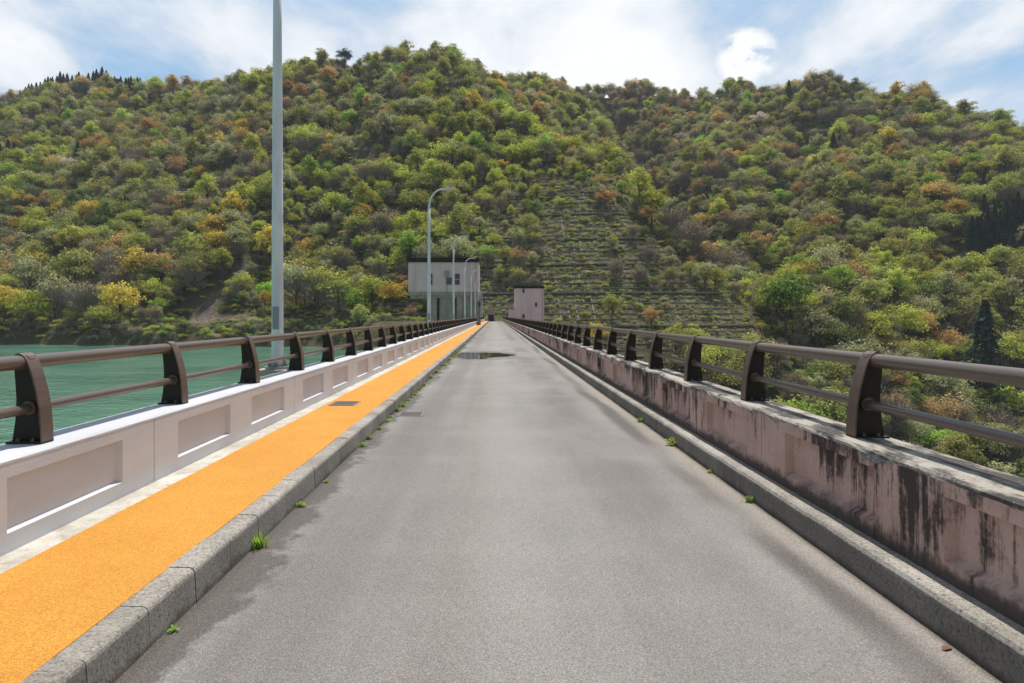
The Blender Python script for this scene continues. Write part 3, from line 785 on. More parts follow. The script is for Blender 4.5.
for x0, x1, yo in ((-15.9, -13.6, 0.), (-13.0, -10.1, .5), (-8.9, -7.6, .1), (-7.6, -4.9, .6), (-4.9, -3.75, .05)):
    m2 = MB(); m2.box(x0, x1, gy + .3 + yo, 170.5, -14, 5.75)
    for z in (-.3, 1.6, 3.5): m2.box(x0 - .03, x1 + .03, gy + .26 + yo, gy + .3 + yo, z, z + .08)
    B(m2, 'pier', M['conc'], gh)
mb = MB(); mb.box(-13.6, -4.9, gy + 3.2, 170, -14, 5.75); B(mb, 'pier', M['conc'], gh)
def sub(mb, name, mat, p): return mb.build(name, mat, p)
for args in ((-15.36, -14.63, 8.93, 11.41, (10.0, 10.25), ()), (-11.37, -10.07, 8.93, 10.5, None, (-10.72,)), (-9.29, -8.24, 8.93, 11.41, (10.0, 10.25), ())):
    x0, x1, z0, z1, mu, br = args
    w = window(gh, x0 + 12, x1 + 12, z0 + 8, z1 + 8, 0 - .018, None if not mu else (mu[0] + 8, mu[1] + 8), [b + 12 for b in br])
mb = MB(); mb.box(-11.6, -10.72, gy - .75, gy - .02, 10.75, 12.05).box(-11.66, -10.66, gy - .82, gy - .02, 12.05, 12.12); B(mb, 'vent_hood', M['grey'], gh)
mb = MB(); mb.tube([(-4.4, gy - .1, 14.1), (-4.4, gy - .1, 6.0)], .06, 8); B(mb, 'downpipe', M['grey'], gh)
mb = MB(); mb.tube([(-11.2, gy - .12, 10.75), (-11.2, gy - .12, -1)], .07, 8); B(mb, 'conduit', M['grey'], gh)
mb = MB()
for i in range(6):
    a = PI * i / 6; b = PI * (i + 1) / 6
mb.tube([(-8.9, gy - .02, 12.6), (-8.9, gy - .4, 12.6)], .06, 8); mb.tube([(-8.9, gy - .4, 12.38), (-8.9, gy - .4, 12.44), (-8.9, gy - .4, 12.6), (-8.9, gy - .4, 12.78), (-8.9, gy - .4, 12.85)], [.08, .2, .28, .2, .06], 14); B(mb, 'wall_lamp', M['light'], gh)

st = empty('stair_tower', (7.5, 150, -20), 'narrow pink tower with a lower annex behind the right railing', 'building')
B(ribbed_box(4.46, 10.85, 150, 157, -22, 7.62, .9), 'wall', M['mauve'], st)
B(ribbed_box(3.16, 4.44, 150.2, 156, -22, 2.87, .64), 'annex', M['mauve'], st)
mb = MB(); mb.box(4.36, 10.95, 149.88, 157.1, 7.62, 8.02).box(4.5, 10.8, 150.05, 156.9, 8.02, 8.16); B(mb, 'roof', M['cap'], st)
mb = MB(); mb.box(3.1, 4.42, 150.1, 156.1, 2.87, 2.99); B(mb, 'annex_roof', M['mauve'], st)
mb = MB(); mb.tube([(10.5, 149.9, 7.6), (10.5, 149.9, -4)], .05, 8); B(mb, 'downpipe', M['grey'], st)
for x, z in ((6.31, 7.06), (9.1, 4.07), (6.35, 1.5)):
    window(st, x - .21 - 7.5, x + .21 - 7.5, z - .42 + 20, z + .42 + 20, -.02)

gp = empty('gate_pillar', (-2.42, 103, .19), 'slim brownish concrete gate pillar with signal boxes standing at the footpath', 'gate pillar')
mb = MB(); mb.box(-2.72, -2.42, 102.9, 103.3, .19, 3.9, .03).box(-2.42, -2.12, 103.1, 103.4, .19, 4.35, .03); B(mb, 'column', M['pink'], gp)
mb = MB(); mb.box(-2.42, -2.2, 102.7, 103.1, 3.0, 3.75, .03).box(-2.38, -2.24, 102.66, 102.70, 3.1, 3.62); B(mb, 'signal_box', M['black'], gp)
mb = MB(); mb.box(-2.62, -2.5, 102.7, 102.9, 1.3, 1.7, .02); B(mb, 'switch_box', M['grey'], gp)
mb = MB(); mb.box(-2.66, -2.4, 102.6, 102.88, .195, .62, .02); B(mb, 'foot_box', M['red'], gp)

pt = empty('portal', (-1, 196, 0), 'small grey concrete portal with a dark doorway at the end of the road', 'portal')
mb = MB(); mb.box(-2.0, -1.75, 195.8, 197.4, -.2, 3.9).box(-.25, 0, 195.8, 197.4, -.2, 3.9).box(-1.75, -.25, 195.8, 197.4, 1.95, 3.9).box(-2.06, .06, 195.7, 197.5, 3.9, 4.05); B(mb, 'frame', M['conc'], pt)
mb = MB(); mb.box(-1.75, -.25, 196.2, 196.35, -.1, 1.95); B(mb, 'doorway_shade', M['dark'], pt)  # near-black sheet painted as the shade inside the opening

# white crash barrier along the bank road
gr = empty('crash_barrier', (-40, 222, -.5), 'pale low crash barrier on the bank beside the gate house', 'crash barrier')
xs_ = np.linspace(-46, -35.5, 6); ys_ = shore_y(xs_) + 11
zs_ = ground_z(xs_, ys_)
mb = MB()
for z in (.55, .85): mb.tube([(x, y, zz + z) for x, y, zz in zip(xs_, ys_, zs_)], .10, 8)
B(mb, 'rail', M['light'], gr)
for x, y, zz in zip(xs_, ys_, zs_):
    mb = MB(); mb.box(x - .07, x + .07, y + .12, y + .26, zz - .3, zz + .95); B(mb, 'post', M['light'], gr)

# ------------------------------------------------------------------ retaining frames on the slope behind the dam
def contour(xv, zk, y0=168.):
    """Y where the slope first reaches height zk, for each x"""
    Y = np.arange(y0, 330, .5)
    XX, YY = np.meshgrid(xv, Y)
    Z = ground_z(XX, YY)
    Z = np.where(YY < 199, np.where((XX < 14), -99, Z), Z)
    ok = Z >= zk
    i = ok.argmax(0); hit = ok.any(0)
    return np.where(hit, Y[i], np.nan)
rf = empty('retaining_frame', (30, 200, 0), 'stepped grid of weathered concrete retaining frames covering the grassy slope', 'retaining wall')
xv = np.arange(-40, 88, 1.25)
def sweep(mb, pts, w, h, out):
    """bar of rectangular section laid along pts, standing proud of the slope"""
    prev = None
    for i, p in enumerate(pts):
        ring = [(p[0], p[1] - out, p[2] - h), (p[0], p[1] + w, p[2] - h), (p[0], p[1] + w, p[2] + h), (p[0], p[1] - out, p[2] + h)]
        n0 = len(mb.v); mb.v += ring
        if prev is not None:
            for k in range(4): mb.f.append((prev + k, prev + (k + 1) % 4, n0 + (k + 1) % 4, n0 + k)); mb.m.append(0)
        prev = n0
def runs(mask):
    out = []; cur = []
    for i, m in enumerate(mask):
        if m: cur.append(i)
        elif cur: out.append(cur); cur = []
    if cur: out.append(cur)
    return [r for r in out if len(r) > 2]
def x_max(z): return np.interp(z, [-14, 0, 10, 25, 40, 55, 70], [80, 80, 74, 60, 50, 40, 30])
def x_min(z): return np.interp(z, [-14, -1, 0, 9, 12, 25, 40, 55, 70], [14, 14, -39, -36, -12, -8, 0, 8, 14])
TIERS = [(-13, -1.2), (0.6, 9.), (10.5, 19), (20.5, 29), (30.5, 40), (41.5, 51), (52.5, 60)]
for za, zb in TIERS:
    mb = MB(); nb = int(round((zb - za) / 1.75))
    levels = [za + (zb - za) * i / nb for i in range(nb + 1)]
    cs = {}
    for li, zk in enumerate(levels):
        yk = contour(xv, zk); ok = ~np.isnan(yk) & (xv < x_max(zk)) & (xv > x_min(zk)) & (yk > 196 - 40 * (xv > 16)); cs[li] = (yk, ok)
        top = li == len(levels) - 1
        for r in runs(ok):
            if not top:   # broken here and there where soil has slipped over the beam
                keep = [vnoise(xv[i], zk * 7, 6, 9) > .16 for i in r]
                rs = [[r[j] for j in q] for q in runs(keep)]
            else: rs = [r]
            for q in rs: sweep(mb, [(xv[i], yk[i], zk) for i in q], .5, .26 if top else .17, 1.25 if top else .62)
    for xi in range(0, len(xv), 2):
        col = [(xv[xi], cs[li][0][xi], levels[li]) for li in range(len(levels)) if cs[li][1][xi]]
        if len(col) > 1 and vnoise(xv[xi] * 3, za, 5, 4) > .45:
            for a, b in zip(col[:-1], col[1:]):
                if b[1] - a[1] > 9 or b[1] < a[1]: continue
                w = .10; o_ = .30
                mb.add([(a[0] - w, a[1] - o_, a[2]), (a[0] + w, a[1] - o_, a[2]), (b[0] + w, b[1] - o_, b[2]), (b[0] - w, b[1] - o_, b[2]),
                        (a[0] - w, a[1] + .3, a[2]), (a[0] + w, a[1] + .3, a[2]), (b[0] + w, b[1] + .3, b[2]), (b[0] - w, b[1] + .3, b[2])],
                       [(0, 1, 2, 3), (0, 3, 7, 4), (1, 5, 6, 2)])
    if mb.f: under(mb.build('frame_tier', M['frame']), rf)

# ------------------------------------------------------------------ trees: a few shapes, many colours
def leaf_quads(c, nrm, size, g):
    """one small leaf-spray quad at each centre"""
    n = len(c)
    r = g.normal(size=(n, 3)); t = np.cross(nrm, r); t /= np.linalg.norm(t, axis=1)[:, None] + 1e-9
    b = np.cross(nrm, t)
    s = .76 * size * g.uniform(.5, 1.5, n)[:, None]; asp = g.uniform(.45, .8, n)[:, None]
    v = np.stack([c - t * s, c - b * s * asp, c + t * s, c + b * s * asp], 1).reshape(-1, 3)
    f = np.arange(4 * n).reshape(-1, 4)
    return v, f
def unit(g, n):
    v = g.normal(size=(n, 3)); return v / np.linalg.norm(v, axis=1)[:, None]
def crown_broad(seed, H, R, z0, nclump, per, leaf, flat=1.0):
    """clumps of leaf sprays set on an uneven dome, gaps between them"""
    g = np.random.default_rng(seed); V = []; Fc = []; off = 0; cl = []
    zc = (z0 + H) / 2; hz = (H - z0) / 2
    for i in range(nclump):
        d = unit(g, 1)[0]
        if d[2] < -.55: d[2] *= -.5
        rr = g.uniform(.5, .84) if i % 4 else g.uniform(.1, .45)
        wob = 1 + .16 * math.sin(3 * math.atan2(d[1], d[0]) + seed)
        c = np.array((d[0] * R * rr * wob, d[1] * R * rr * wob, zc + d[2] * hz * rr * flat))
        cr = R * g.uniform(.22, .36)
        cl.append((c, cr))
        n = int(1.75 * per * g.uniform(.6, 1.3) * (cr / (R * .33)) ** 2)
        u = unit(g, n); u[:, 2] = np.where(u[:, 2] < -.2, -u[:, 2] * .6, u[:, 2])
        p = c + u * cr * (.5 + .75 * g.uniform(0, 1, n) ** .8)[:, None] * np.array((1, 1, .88))
        od = (p - np.array((0, 0, zc))) / np.array((R, R, hz)); nr = u * .7 + od * .7 + unit(g, n) * .55 + np.array((0, 0, .2)); nr /= np.linalg.norm(nr, axis=1)[:, None]
        v, f = leaf_quads(p, nr, leaf, g); V.append(v); Fc.append(f + off); off += len(v)
    return np.concatenate(V), np.concatenate(Fc), cl
def crown_conifer(seed, H, R, n, leaf):
    g = np.random.default_rng(seed)
    t = g.uniform(0, 1, n) ** .8
    tier = np.floor(t * 13) / 13; ft = (t - tier) * 13
    rad = R * (1 - t) ** .85 * (1.08 - .30 * ft) + .12
    a = g.uniform(0, 2 * PI, n); k = np.floor(a / (2 * PI) * 9); lob = .78 + .3 * np.cos((a * 9) + tier * 40)
    rr = rad * lob * g.uniform(.35, 1.0, n) ** .6
    p = np.stack([rr * np.cos(a), rr * np.sin(a), H * .08 + t * H * .92 - .22 * rr], 1)
    nr = np.stack([np.cos(a) * .6, np.sin(a) * .6, np.ones(n)], 1) + unit(g, n) * .5; nr /= np.linalg.norm(nr, axis=1)[:, None]
    v, f = leaf_quads(p, nr, leaf, g); return v, f, []
def trunk_mesh(seed, H, z0, cl, R, twigs, conifer=False):
    r = random.Random(seed); mb = MB(); mb.cur = 0
    top = H * (.95 if conifer else .62); lean = (r.uniform(-.3, .3), r.uniform(-.3, .3))
    pts = [(lean[0] * t * t, lean[1] * t * t, -1.0 + (top + 1) * t) for t in (0, .15, .4, .7, 1)]
    rb = .018 * H + .05
    mb.tube(pts, [rb * 1.3, rb, rb * .8, rb * .5, rb * .2], 6)
    for c, cr in cl[:14]:
        s = r.uniform(.3, .75); a = (lean[0] * s, lean[1] * s, z0 + (min(c[2], top) - z0) * .45 * s + .3)
        m = tuple((a[i] + c[i]) / 2 + (0, 0, .15)[i] for i in range(3))
        mb.tube([a, m, tuple(c)], [rb * .42, rb * .26, rb * .08], 4, False)
    if twigs:
        g = np.random.default_rng(seed + 5); mb.cur = 1
        zc = (z0 + H) / 2; hz = (H - z0) / 2
        for i in range(twigs):
            d = unit(g, 1)[0]; d[2] = abs(d[2]) * .9 + .1 if d[2] > -.3 else d[2]
            q = np.array((d[0] * R, d[1] * R, zc + d[2] * hz)) * 1.0
            s0 = g.uniform(.25, .6); a = np.array((q[0] * s0 * .8, q[1] * s0 * .8, z0 + (q[2] - z0) * s0)); b = a + (q - a) * g.uniform(.6, 1.0) + g.normal(size=3) * .3
            w = g.uniform(.025, .07); sd = np.cross(b - a, unit(g, 1)[0]); sd /= np.linalg.norm(sd) + 1e-6; sd2 = np.cross(sd, (b - a) / (np.linalg.norm(b - a) + 1e-6))
            mb.add([tuple(a + sd * w), tuple(a - sd * w * .5 + sd2 * w), tuple(a - sd * w * .5 - sd2 * w), tuple(b)], [(0, 1, 3), (1, 2, 3), (2, 0, 3)])
    return mb
SHAPES = []   # word, crown (v, f), trunk, H, R
def add_shape(word, kind, *a, twigs=0, n=1):
    for i in range(n):
        sd = 100 + len(SHAPES)
        if kind == 'broad':
            H, R, z0, nc, per, leaf = a; v, f, cl = crown_broad(sd, H, R, z0, nc, per, leaf)
            tk = trunk_mesh(sd, H, z0, cl, R, twigs)
        else:
            H, R, nn, leaf = a; v, f, cl = crown_conifer(sd, H, R, nn, leaf); tk = trunk_mesh(sd, H, 1, [], R, 0, True)
        SHAPES.append(dict(word=word, v=v, f=f, trunk=new_mesh('trunk', tk.v, tk.f, [M['bark'], M['twig']], tk.m), H=H, R=R, kind=kind))
add_shape('rounded', 'broad', 10.5, 4.9, 1.6, 46, 40, .33, n=4)
add_shape('spreading', 'broad', 9.2, 5.7, 2.0, 46, 40, .34, twigs=40, n=2)
add_shape('tall', 'broad', 12.6, 4.2, 2.2, 46, 40, .33, twigs=30, n=2)
add_shape('thin-leaved', 'broad', 10.5, 4.8, 1.8, 34, 24, .27, twigs=420, n=3)
add_shape('bare-twigged', 'broad', 10.0, 4.4, 1.6, 24, 14, .2, twigs=800, n=2)
add_shape('conical', 'conifer', 14.0, 4.1, 2200, .40, n=3)
add_shape('low', 'broad', 3.0, 2.3, .2, 14, 34, .20, n=2)
add_shape('low twiggy', 'broad', 2.8, 2.2, .1, 9, 16, .17, twigs=120, n=1)
WORDS = {}
for i, s in enumerate(SHAPES): WORDS.setdefault(s['word'], []).append(i)
CROWN = {}
def crown_me(si, col):
    if (si, col) not in CROWN:
        s = SHAPES[si]; CROWN[(si, col)] = new_mesh('crown', s['v'], s['f'], [LM[col]])
    return CROWN[(si, col)]

# where trees stand -------------------------------------------------
def proj(p):
    p = np.asarray(p, float); return VX + p[..., 0] / p[..., 1] * F, VY - (p[..., 2] - CAM_H) / p[..., 1] * F
def seen(x, y, ztop):
    """is a point at height ztop over (x, y) above the ground line of sight from the road?"""
    vis = np.ones(len(x), bool)
    for t in np.linspace(.30, .97, 64):
        xx, yy = x * t, y * t
        g = ground_z(xx, yy); g = np.where((yy < 190) & (xx < 46), -99, g)
        d = np.hypot(x - xx, y - yy)
        g = g + np.where((d > 14) & (g > -1.5) & (hills(xx, yy) > -1), 3.5, 0)
        zl = CAM_H + (ztop - CAM_H) * t
        vis &= zl > g
    return vis
def scatter(step, x0, x1, y0, y1, seed):
    g = np.random.default_rng(seed)
    a, b = np.meshgrid(np.arange(x0, x1, step), np.arange(y0, y1, step * .866))
    a = a + (np.arange(a.shape[0]) % 2)[:, None] * step / 2
    x = (a + g.uniform(-.42, .42, a.shape) * step).ravel(); y = (b + g.uniform(-.42, .42, a.shape) * step).ravel()
    px = VX + x / y * F
    k = (px > -110) & (px < 1134); return x[k], y[k]
def plantable(x, y, shrubs=True):
    z = ground_z(x, y); h = hills(x, y)
    ok = (z > WATER_Z + 1.2) | (x > 9)
    ok &= (y > 192) | (x > 46)
    ok &= ~((x > -34) & (x < 14) & (y < 205))          # the pad at the end of the dam
    ok &= ~((x < 47) & (y < 192) & (x > -6))            # dam body
    ok &= scar(x, y, z) < (.3 if shrubs else .08)
    if not shrubs:
        g1 = gully_line(x, y, 0); ok &= ~((g1 > 7) & (g1 < 22) & (y > 262) & (y < 420) & (vnoise(x, y, 9, 41) > .3))
    return ok, z
ts = terrace_mask
def pick_color(x, y, z, g):
    n1 = vnoise(x, y, 55, 31); n2 = vnoise(x, y, 24, 32); n3 = vnoise(x, y, 30, 33); n4 = vnoise(x, y, 38, 34)
    up = np.clip((z - 60) / 110, 0, 1)
    w = {'olive green': .7 + 1.1 * n2, 'yellow-green': .25 + 2.0 * (1 - .6 * up) * n1 ** 2, 'bright green': .45 * (1 - up) * (n2 > .62) + .03, 'deep green': .12,
         'russet': .07 + (.35 + .5 * up) * (n3 > .66), 'golden': .07 + .45 * (n4 > .68), 'grey-green': .25 + 1.3 * n3 ** 2, 'brownish': .12 + (.9 + .6 * up) * (n4 < .38), 'dark conifer': .007, 'pale blossom': .006 * (y > 300)}
    u, v_ = VX + x / y * F, VY - (z + 6 - CAM_H) / y * F
    if y < 245 and x > 50: w['deep green'] *= 5; w['brownish'] *= 3; w['grey-green'] *= 2; w['golden'] *= .5  # shadowed look of trees past the railing put into darker foliage
    elif y < 345 and 520 < u < 700 and v_ < 290 and y > 225: w['yellow-green'] *= 3.5; w['bright green'] *= 2; w['brownish'] *= .15; w['deep green'] *= .2; w['grey-green'] *= .3  # yellow-green spur; its lit edge also goes into brighter foliage colours
    elif y < 370 and 395 < u < 640 and v_ < 240: w['yellow-green'] *= 2.2; w['bright green'] *= 2.5; w['grey-green'] *= .5; w['brownish'] *= .4; w['russet'] *= .35
    elif 590 < u < 740 and 150 < v_ < 300 and y > 300: w['brownish'] *= 9; w['deep green'] *= 3; w['grey-green'] *= 1.3; w['yellow-green'] *= .2; w['bright green'] *= .2; w['golden'] *= .3  # brown valley wood; the far side's shade is coloured into it too
    elif y > 470: w['brownish'] *= 1.5; w['russet'] *= 1.5
    elif u > 760: w['yellow-green'] *= 1.3; w['olive green'] *= 1.2
    ks = list(w); p = np.array([float(w[k]) for k in ks]); p /= p.sum()
    return ks[g.choice(len(ks), p=p)]
gsel = np.random.default_rng(5)
TREES = []   # dict(x,y,z,si,col,s,rot)
def put(x, y, col, word, s, rot=None, z=None):
    si = WORDS[word][int(gsel.integers(len(WORDS[word])))]
    zz = float(ground_z(np.array([x]), np.array([y]))[0]) if z is None else z
    TREES.append(dict(x=float(x), y=float(y), z=zz, si=si, col=col, s=float(s), rot=float(gsel.uniform(0, 6.28) if rot is None else rot)))
def put_px(px, Y, col, word, hpx):
    """a particular tree of the photograph: on the ground at distance Y, tall enough to show hpx"""
    si = WORDS[word][0]; put((px - VX) / F * Y, Y, col, word, hpx * Y / F / SHAPES[si]['H'])
FEATURE = [
    (120, 233, 'golden', 'rounded', 46), (86, 236, 'brownish', 'bare-twigged', 52), (30, 236, 'yellow-green', 'rounded', 50), (55, 240, 'grey-green', 'thin-leaved', 50), (4, 238, 'golden', 'rounded', 42),
    (136, 262, 'golden', 'tall', 58), (30, 262, 'grey-green', 'tall', 60), (75, 266, 'olive green', 'rounded', 56), (112, 268, 'brownish', 'bare-twigged', 50), (163, 262, 'russet', 'rounded', 42),
    (232, 290, 'golden', 'tall', 44), (268, 270, 'golden', 'tall', 50), (165, 262, 'bright green', 'rounded', 38), (268, 252, 'bright green', 'rounded', 36), (305, 240, 'grey-green', 'thin-leaved', 44),
    (338, 229, 'yellow-green', 'thin-leaved', 46), (318, 231, 'yellow-green', 'thin-leaved', 52), (296, 233, 'grey-green', 'thin-leaved', 56), (355, 226, 'bright green', 'rounded', 34), (392, 226, 'golden', 'rounded', 36), (372, 228, 'yellow-green', 'rounded', 40), (300, 248, 'russet', 'rounded', 36),
    (786, 206, 'fresh green', 'tall', 74), (985, 206, 'dark conifer', 'conical', 125), (825, 258, 'grey-green', 'rounded', 46), (850, 262, 'russet', 'rounded', 44), (600, 262, 'grey-green', 'thin-leaved', 22),
    (606, 258, 'russet', 'spreading', 22), (690, 244, 'brownish', 'bare-twigged', 52), (705, 246, 'brownish', 'bare-twigged', 48), (672, 252, 'brownish', 'bare-twigged', 44), (700, 249, 'russet', 'rounded', 44),
    (640, 262, 'yellow-green', 'tall', 46), (652, 255, 'yellow-green', 'rounded', 40), (745, 238, 'yellow-green', 'tall', 44), (758, 243, 'bright green', 'rounded', 36),
    (915, 235, 'russet', 'rounded', 44), (950, 232, 'russet', 'spreading', 34), (905, 228, 'yellow-green', 'rounded', 52), (870, 232, 'olive green', 'rounded', 50), (840, 240, 'bright green', 'rounded', 40),
    (1010, 226, 'yellow-green', 'rounded', 48), (965, 224, 'olive green', 'tall', 54), (70, 395, 'pale blossom', 'spreading', 20), (480, 330, 'deep green', 'rounded', 28), (500, 318, 'bright green', 'rounded', 26),
    (345, 452, 'dark conifer', 'tall', 24), (460, 468, 'dark conifer', 'rounded', 18), (392, 440, 'bright green', 'rounded', 15), (632, 606, 'bright green', 'rounded', 12), (193, 400, 'dark conifer', 'conical', 26),
    (8, 420, 'dark conifer', 'conical', 26), (0, 424, 'dark conifer', 'conical', 24), (14, 418, 'dark conifer', 'conical', 22), (535, 526, 'deep green', 'rounded', 14),
    (825, 478, 'dark conifer', 'spreading', 15),
]
for f in FEATURE: put_px(*f)
for i in range(44):    # cedars along the far-left skyline
    px = 2 + 142 * (i + gsel.uniform(-.4, .4)) / 44
    crest = np.interp(px, [0, 60, 100, 145], [560, 550, 545, 535])
    put_px(px, crest - 6 + gsel.uniform(-6, 6), 'dark conifer', 'conical', gsel.uniform(13, 19) * (1.15 if 60 < px < 110 else .85))
for i in range(34):    # broad firs filling the skyline row
    px = 2 + 140 * (i + gsel.uniform(-.4, .4)) / 34; crest = np.interp(px, [0, 60, 100, 145], [560, 550, 545, 535])
    put_px(px, crest - 3, 'dark conifer', 'rounded', gsel.uniform(8, 12) * (1.2 if 60 < px < 110 else .8))
for i in range(64):    # cedar plantation on the right flank
    px = 968 + gsel.uniform(0, 110); Y = 276 + gsel.uniform(0, 26)
    put_px(px, Y, 'dark conifer', 'conical', gsel.uniform(25, 35))
for i in range(26):    # thin pines along the skyline
    px = gsel.uniform(676, 800); put_px(px, np.interp(px, [640, 700, 745, 775, 830], [612, 582, 562, 522, 482]) + 2, 'dark conifer' if i % 2 else 'deep green', 'tall', gsel.uniform(9, 14))
NF = len(TREES)
# the shore belt, the slopes
tx, ty = scatter(6.0, -620, 620, 70, 700, 21)
ok, tz = plantable(tx, ty, False)
tm = ts(tx, ty)
def openness(x, y, z):
    """how bare the frame slope is kept: 1 on the open grid, less where bushes have taken it over"""
    u, v_ = proj(np.stack([x, y, z], -1))
    o = sstep(530, 556, u) * (1 - sstep(618, 650, u)) * sstep(190, 206, v_)
    o = np.maximum(o, sstep(292, 300, v_) * sstep(470, 480, u) * (1 - sstep(745, 765, u)))
    o = np.maximum(o, .8 * sstep(384, 392, u) * (1 - sstep(470, 476, u)) * sstep(290, 296, v_))
    return o * (tm_(x, y) > .4)
tm_ = ts
op = openness(tx, ty, tz)
ok &= ~((gsel.uniform(size=len(tx)) < .90 * op) | ((tm > .5) & (gsel.uniform(size=len(tx)) < .12)))
ok &= ~((tx < -30) & (ty < shore_y(tx) + 22) & (tx > -115) & (gsel.uniform(size=len(tx)) < .8))     # open grassy bank
ok &= gsel.uniform(size=len(tx)) > .06
FX = np.array([(t['x'], t['y']) for t in TREES])
d = np.min(np.hypot(tx[:, None] - FX[None, :, 0], ty[:, None] - FX[None, :, 1]), 1); ok &= d > 4.0
tx, ty, tz = tx[ok], ty[ok], tz[ok]
v = seen(tx, ty, tz + 12.5); tx, ty, tz = tx[v], ty[v], tz[v]
for x, y, z in zip(tx, ty, tz):
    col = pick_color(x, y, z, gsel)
    if col == 'dark conifer': word = 'conical'
    elif col == 'brownish': word = ['bare-twigged', 'thin-leaved'][int(gsel.uniform() < .5)]
    elif col == 'grey-green': word = ['thin-leaved', 'rounded', 'tall'][int(gsel.integers(3))]
    else: word = ['rounded', 'spreading', 'tall', 'tall', 'thin-leaved', 'thin-leaved'][int(gsel.integers(6))]
    if z > 110 and gsel.uniform() < .45: word = ['tall', 'thin-leaved', 'bare-twigged'][int(gsel.integers(3))]
    s = .58 + .92 * gsel.uniform() ** 1.8
    if ts(np.array([x]), np.array([y]))[0] > .5: s *= .62
    if x < -20 and y < shore_y(x) + 25: s *= .7
    put(x, y, col, word, s, None, z)
# shrubs and undergrowth
sx, sy = scatter(4.2, -560, 560, 80, 520, 22)
ok, sz = plantable(sx, sy); tm = ts(sx, sy)
bank = (sx < -25) & (sy < shore_y(sx) + 20)
keep = np.where(bank, 0, np.where(tm > .5, (.8 * (vnoise(sx, sy, 11, 8) > .42) + .3) * (1 - .25 * openness(sx, sy, sz)), np.where(sy < 330, .85, .65)))
ok &= gsel.uniform(size=len(sx)) < keep
sx, sy, sz = sx[ok], sy[ok], sz[ok]
v = seen(sx, sy, sz + 3); sx, sy, sz = sx[v], sy[v], sz[v]
SHRUB = []
for x, y, z in zip(sx, sy, sz):
    on = ts(np.array([x]), np.array([y]))[0] > .5
    word = 'low' if gsel.uniform() < .6 else 'low twiggy'
    col = gsel.choice(['yellow-green', 'bright green', 'olive green', 'deep green', 'grey-green', 'brownish', 'golden'], p=[.22, .13, .25, .14, .14, .1, .02])
    si = WORDS[word][int(gsel.integers(len(WORDS[word])))]
    SHRUB.append(dict(x=x, y=y, z=z, si=si, col=str(col), s=gsel.uniform(.35, .85) if on else gsel.uniform(.6, 1.35), rot=gsel.uniform(0, 6.28)))
bx_, by_ = scatter(2.7, -330, -20, 196, 300, 25)
ok, bz_ = plantable(bx_, by_); ok &= (by_ < shore_y(bx_) + 24) & (gsel.uniform(size=len(bx_)) < .9)
for x, y, z in zip(bx_[ok], by_[ok], bz_[ok]):
    word = 'low' if gsel.uniform() < .55 else 'low twiggy'
    n_ = float(vnoise(x, y, 15, 6)); edge = y < shore_y(x) + 7
    col = gsel.choice(['yellow-green', 'bright green', 'olive green', 'deep green', 'grey-green', 'brownish'], p=[.30, .24, .22, .06, .12, .06] if n_ > .35 else [.2, .1, .26, .06, .2, .18])
    SHRUB.append(dict(x=x, y=y, z=z, si=WORDS[word][int(gsel.integers(len(WORDS[word])))], col=str(col), s=gsel.uniform(.6, 1.25) if edge else gsel.uniform(.35, .8), rot=gsel.uniform(0, 6.28)))
# small grass clumps on the frame slope and along the bank
cx, cy = scatter(2.3, -14, 90, 180, 320, 23)
ok, cz = plantable(cx, cy); ok &= (ts(cx, cy) > .5) & (gsel.uniform(size=len(cx)) < .95)
for x, y, z in zip(cx[ok], cy[ok], cz[ok]):
    col = gsel.choice(['yellow-green', 'bright green', 'olive green', 'brownish'], p=[.3, .15, .35, .2])
    SHRUB.append(dict(x=x, y=y, z=z, si=WORDS['low'][0], col=str(col), s=gsel.uniform(.18, .46), rot=gsel.uniform(0, 6.28)))

# the 300 that show largest become things -----------------------------
def wall_hidden(px, py):
    return np.where(px > VX, py > VY + .305 * (px - VX), py > VY + .26 * (VX - px))
A = np.array([(t['x'], t['y'], t['z'], SHAPES[t['si']]['H'] * t['s'], SHAPES[t['si']]['R'] * t['s']) for t in TREES])
px, py = proj(np.stack([A[:, 0], A[:, 1], A[:, 2] + A[:, 3] * .75], 1))
size = A[:, 3] * A[:, 4] / A[:, 1] ** 2
inside = (px > 3) & (px < 1020) & (py > 0) & ~wall_hidden(px, py + 4)
inside &= ~((A[:, 0] < 12) & (A[:, 0] > -21) & (A[:, 1] > 160) & (A[:, 2] + A[:, 3] < 9))
# how much of each crown is free of nearer crowns
free = np.zeros(len(TREES))
cand = np.where(inside)[0]
hpx = A[:, 3] / A[:, 1] * F; wpx = A[:, 4] / A[:, 1] * F
bx, by = proj(np.stack([A[:, 0], A[:, 1], A[:, 2] + A[:, 3] * .55], 1))
for i in cand:
    near = (A[:, 1] < A[i, 1] - 1) & (np.abs(bx - bx[i]) < wpx + wpx[i]) & (np.abs(by - by[i]) < (hpx + hpx[i]) * .5)
    smp = [(bx[i] + a * wpx[i] * .7, by[i] + b * hpx[i] * .33) for a in (-1, -.3, .3, 1) for b in (-1, -.4, .3)]
    nn = np.where(near)[0]; c = 0
    for (u, w) in smp:
        c += not np.any(((u - bx[nn]) / (wpx[nn] * .9)) ** 2 + ((w - by[nn]) / (hpx[nn] * .42)) ** 2 < 1) if len(nn) else 1
    free[i] = c / 12
score = size * free
score[free < .3] = 0
score[:NF] *= 1.5
N_IND = 300
best = np.argsort(-score)[:N_IND]; best = [int(i) for i in best if score[i] > 0]
chosen = set(best)
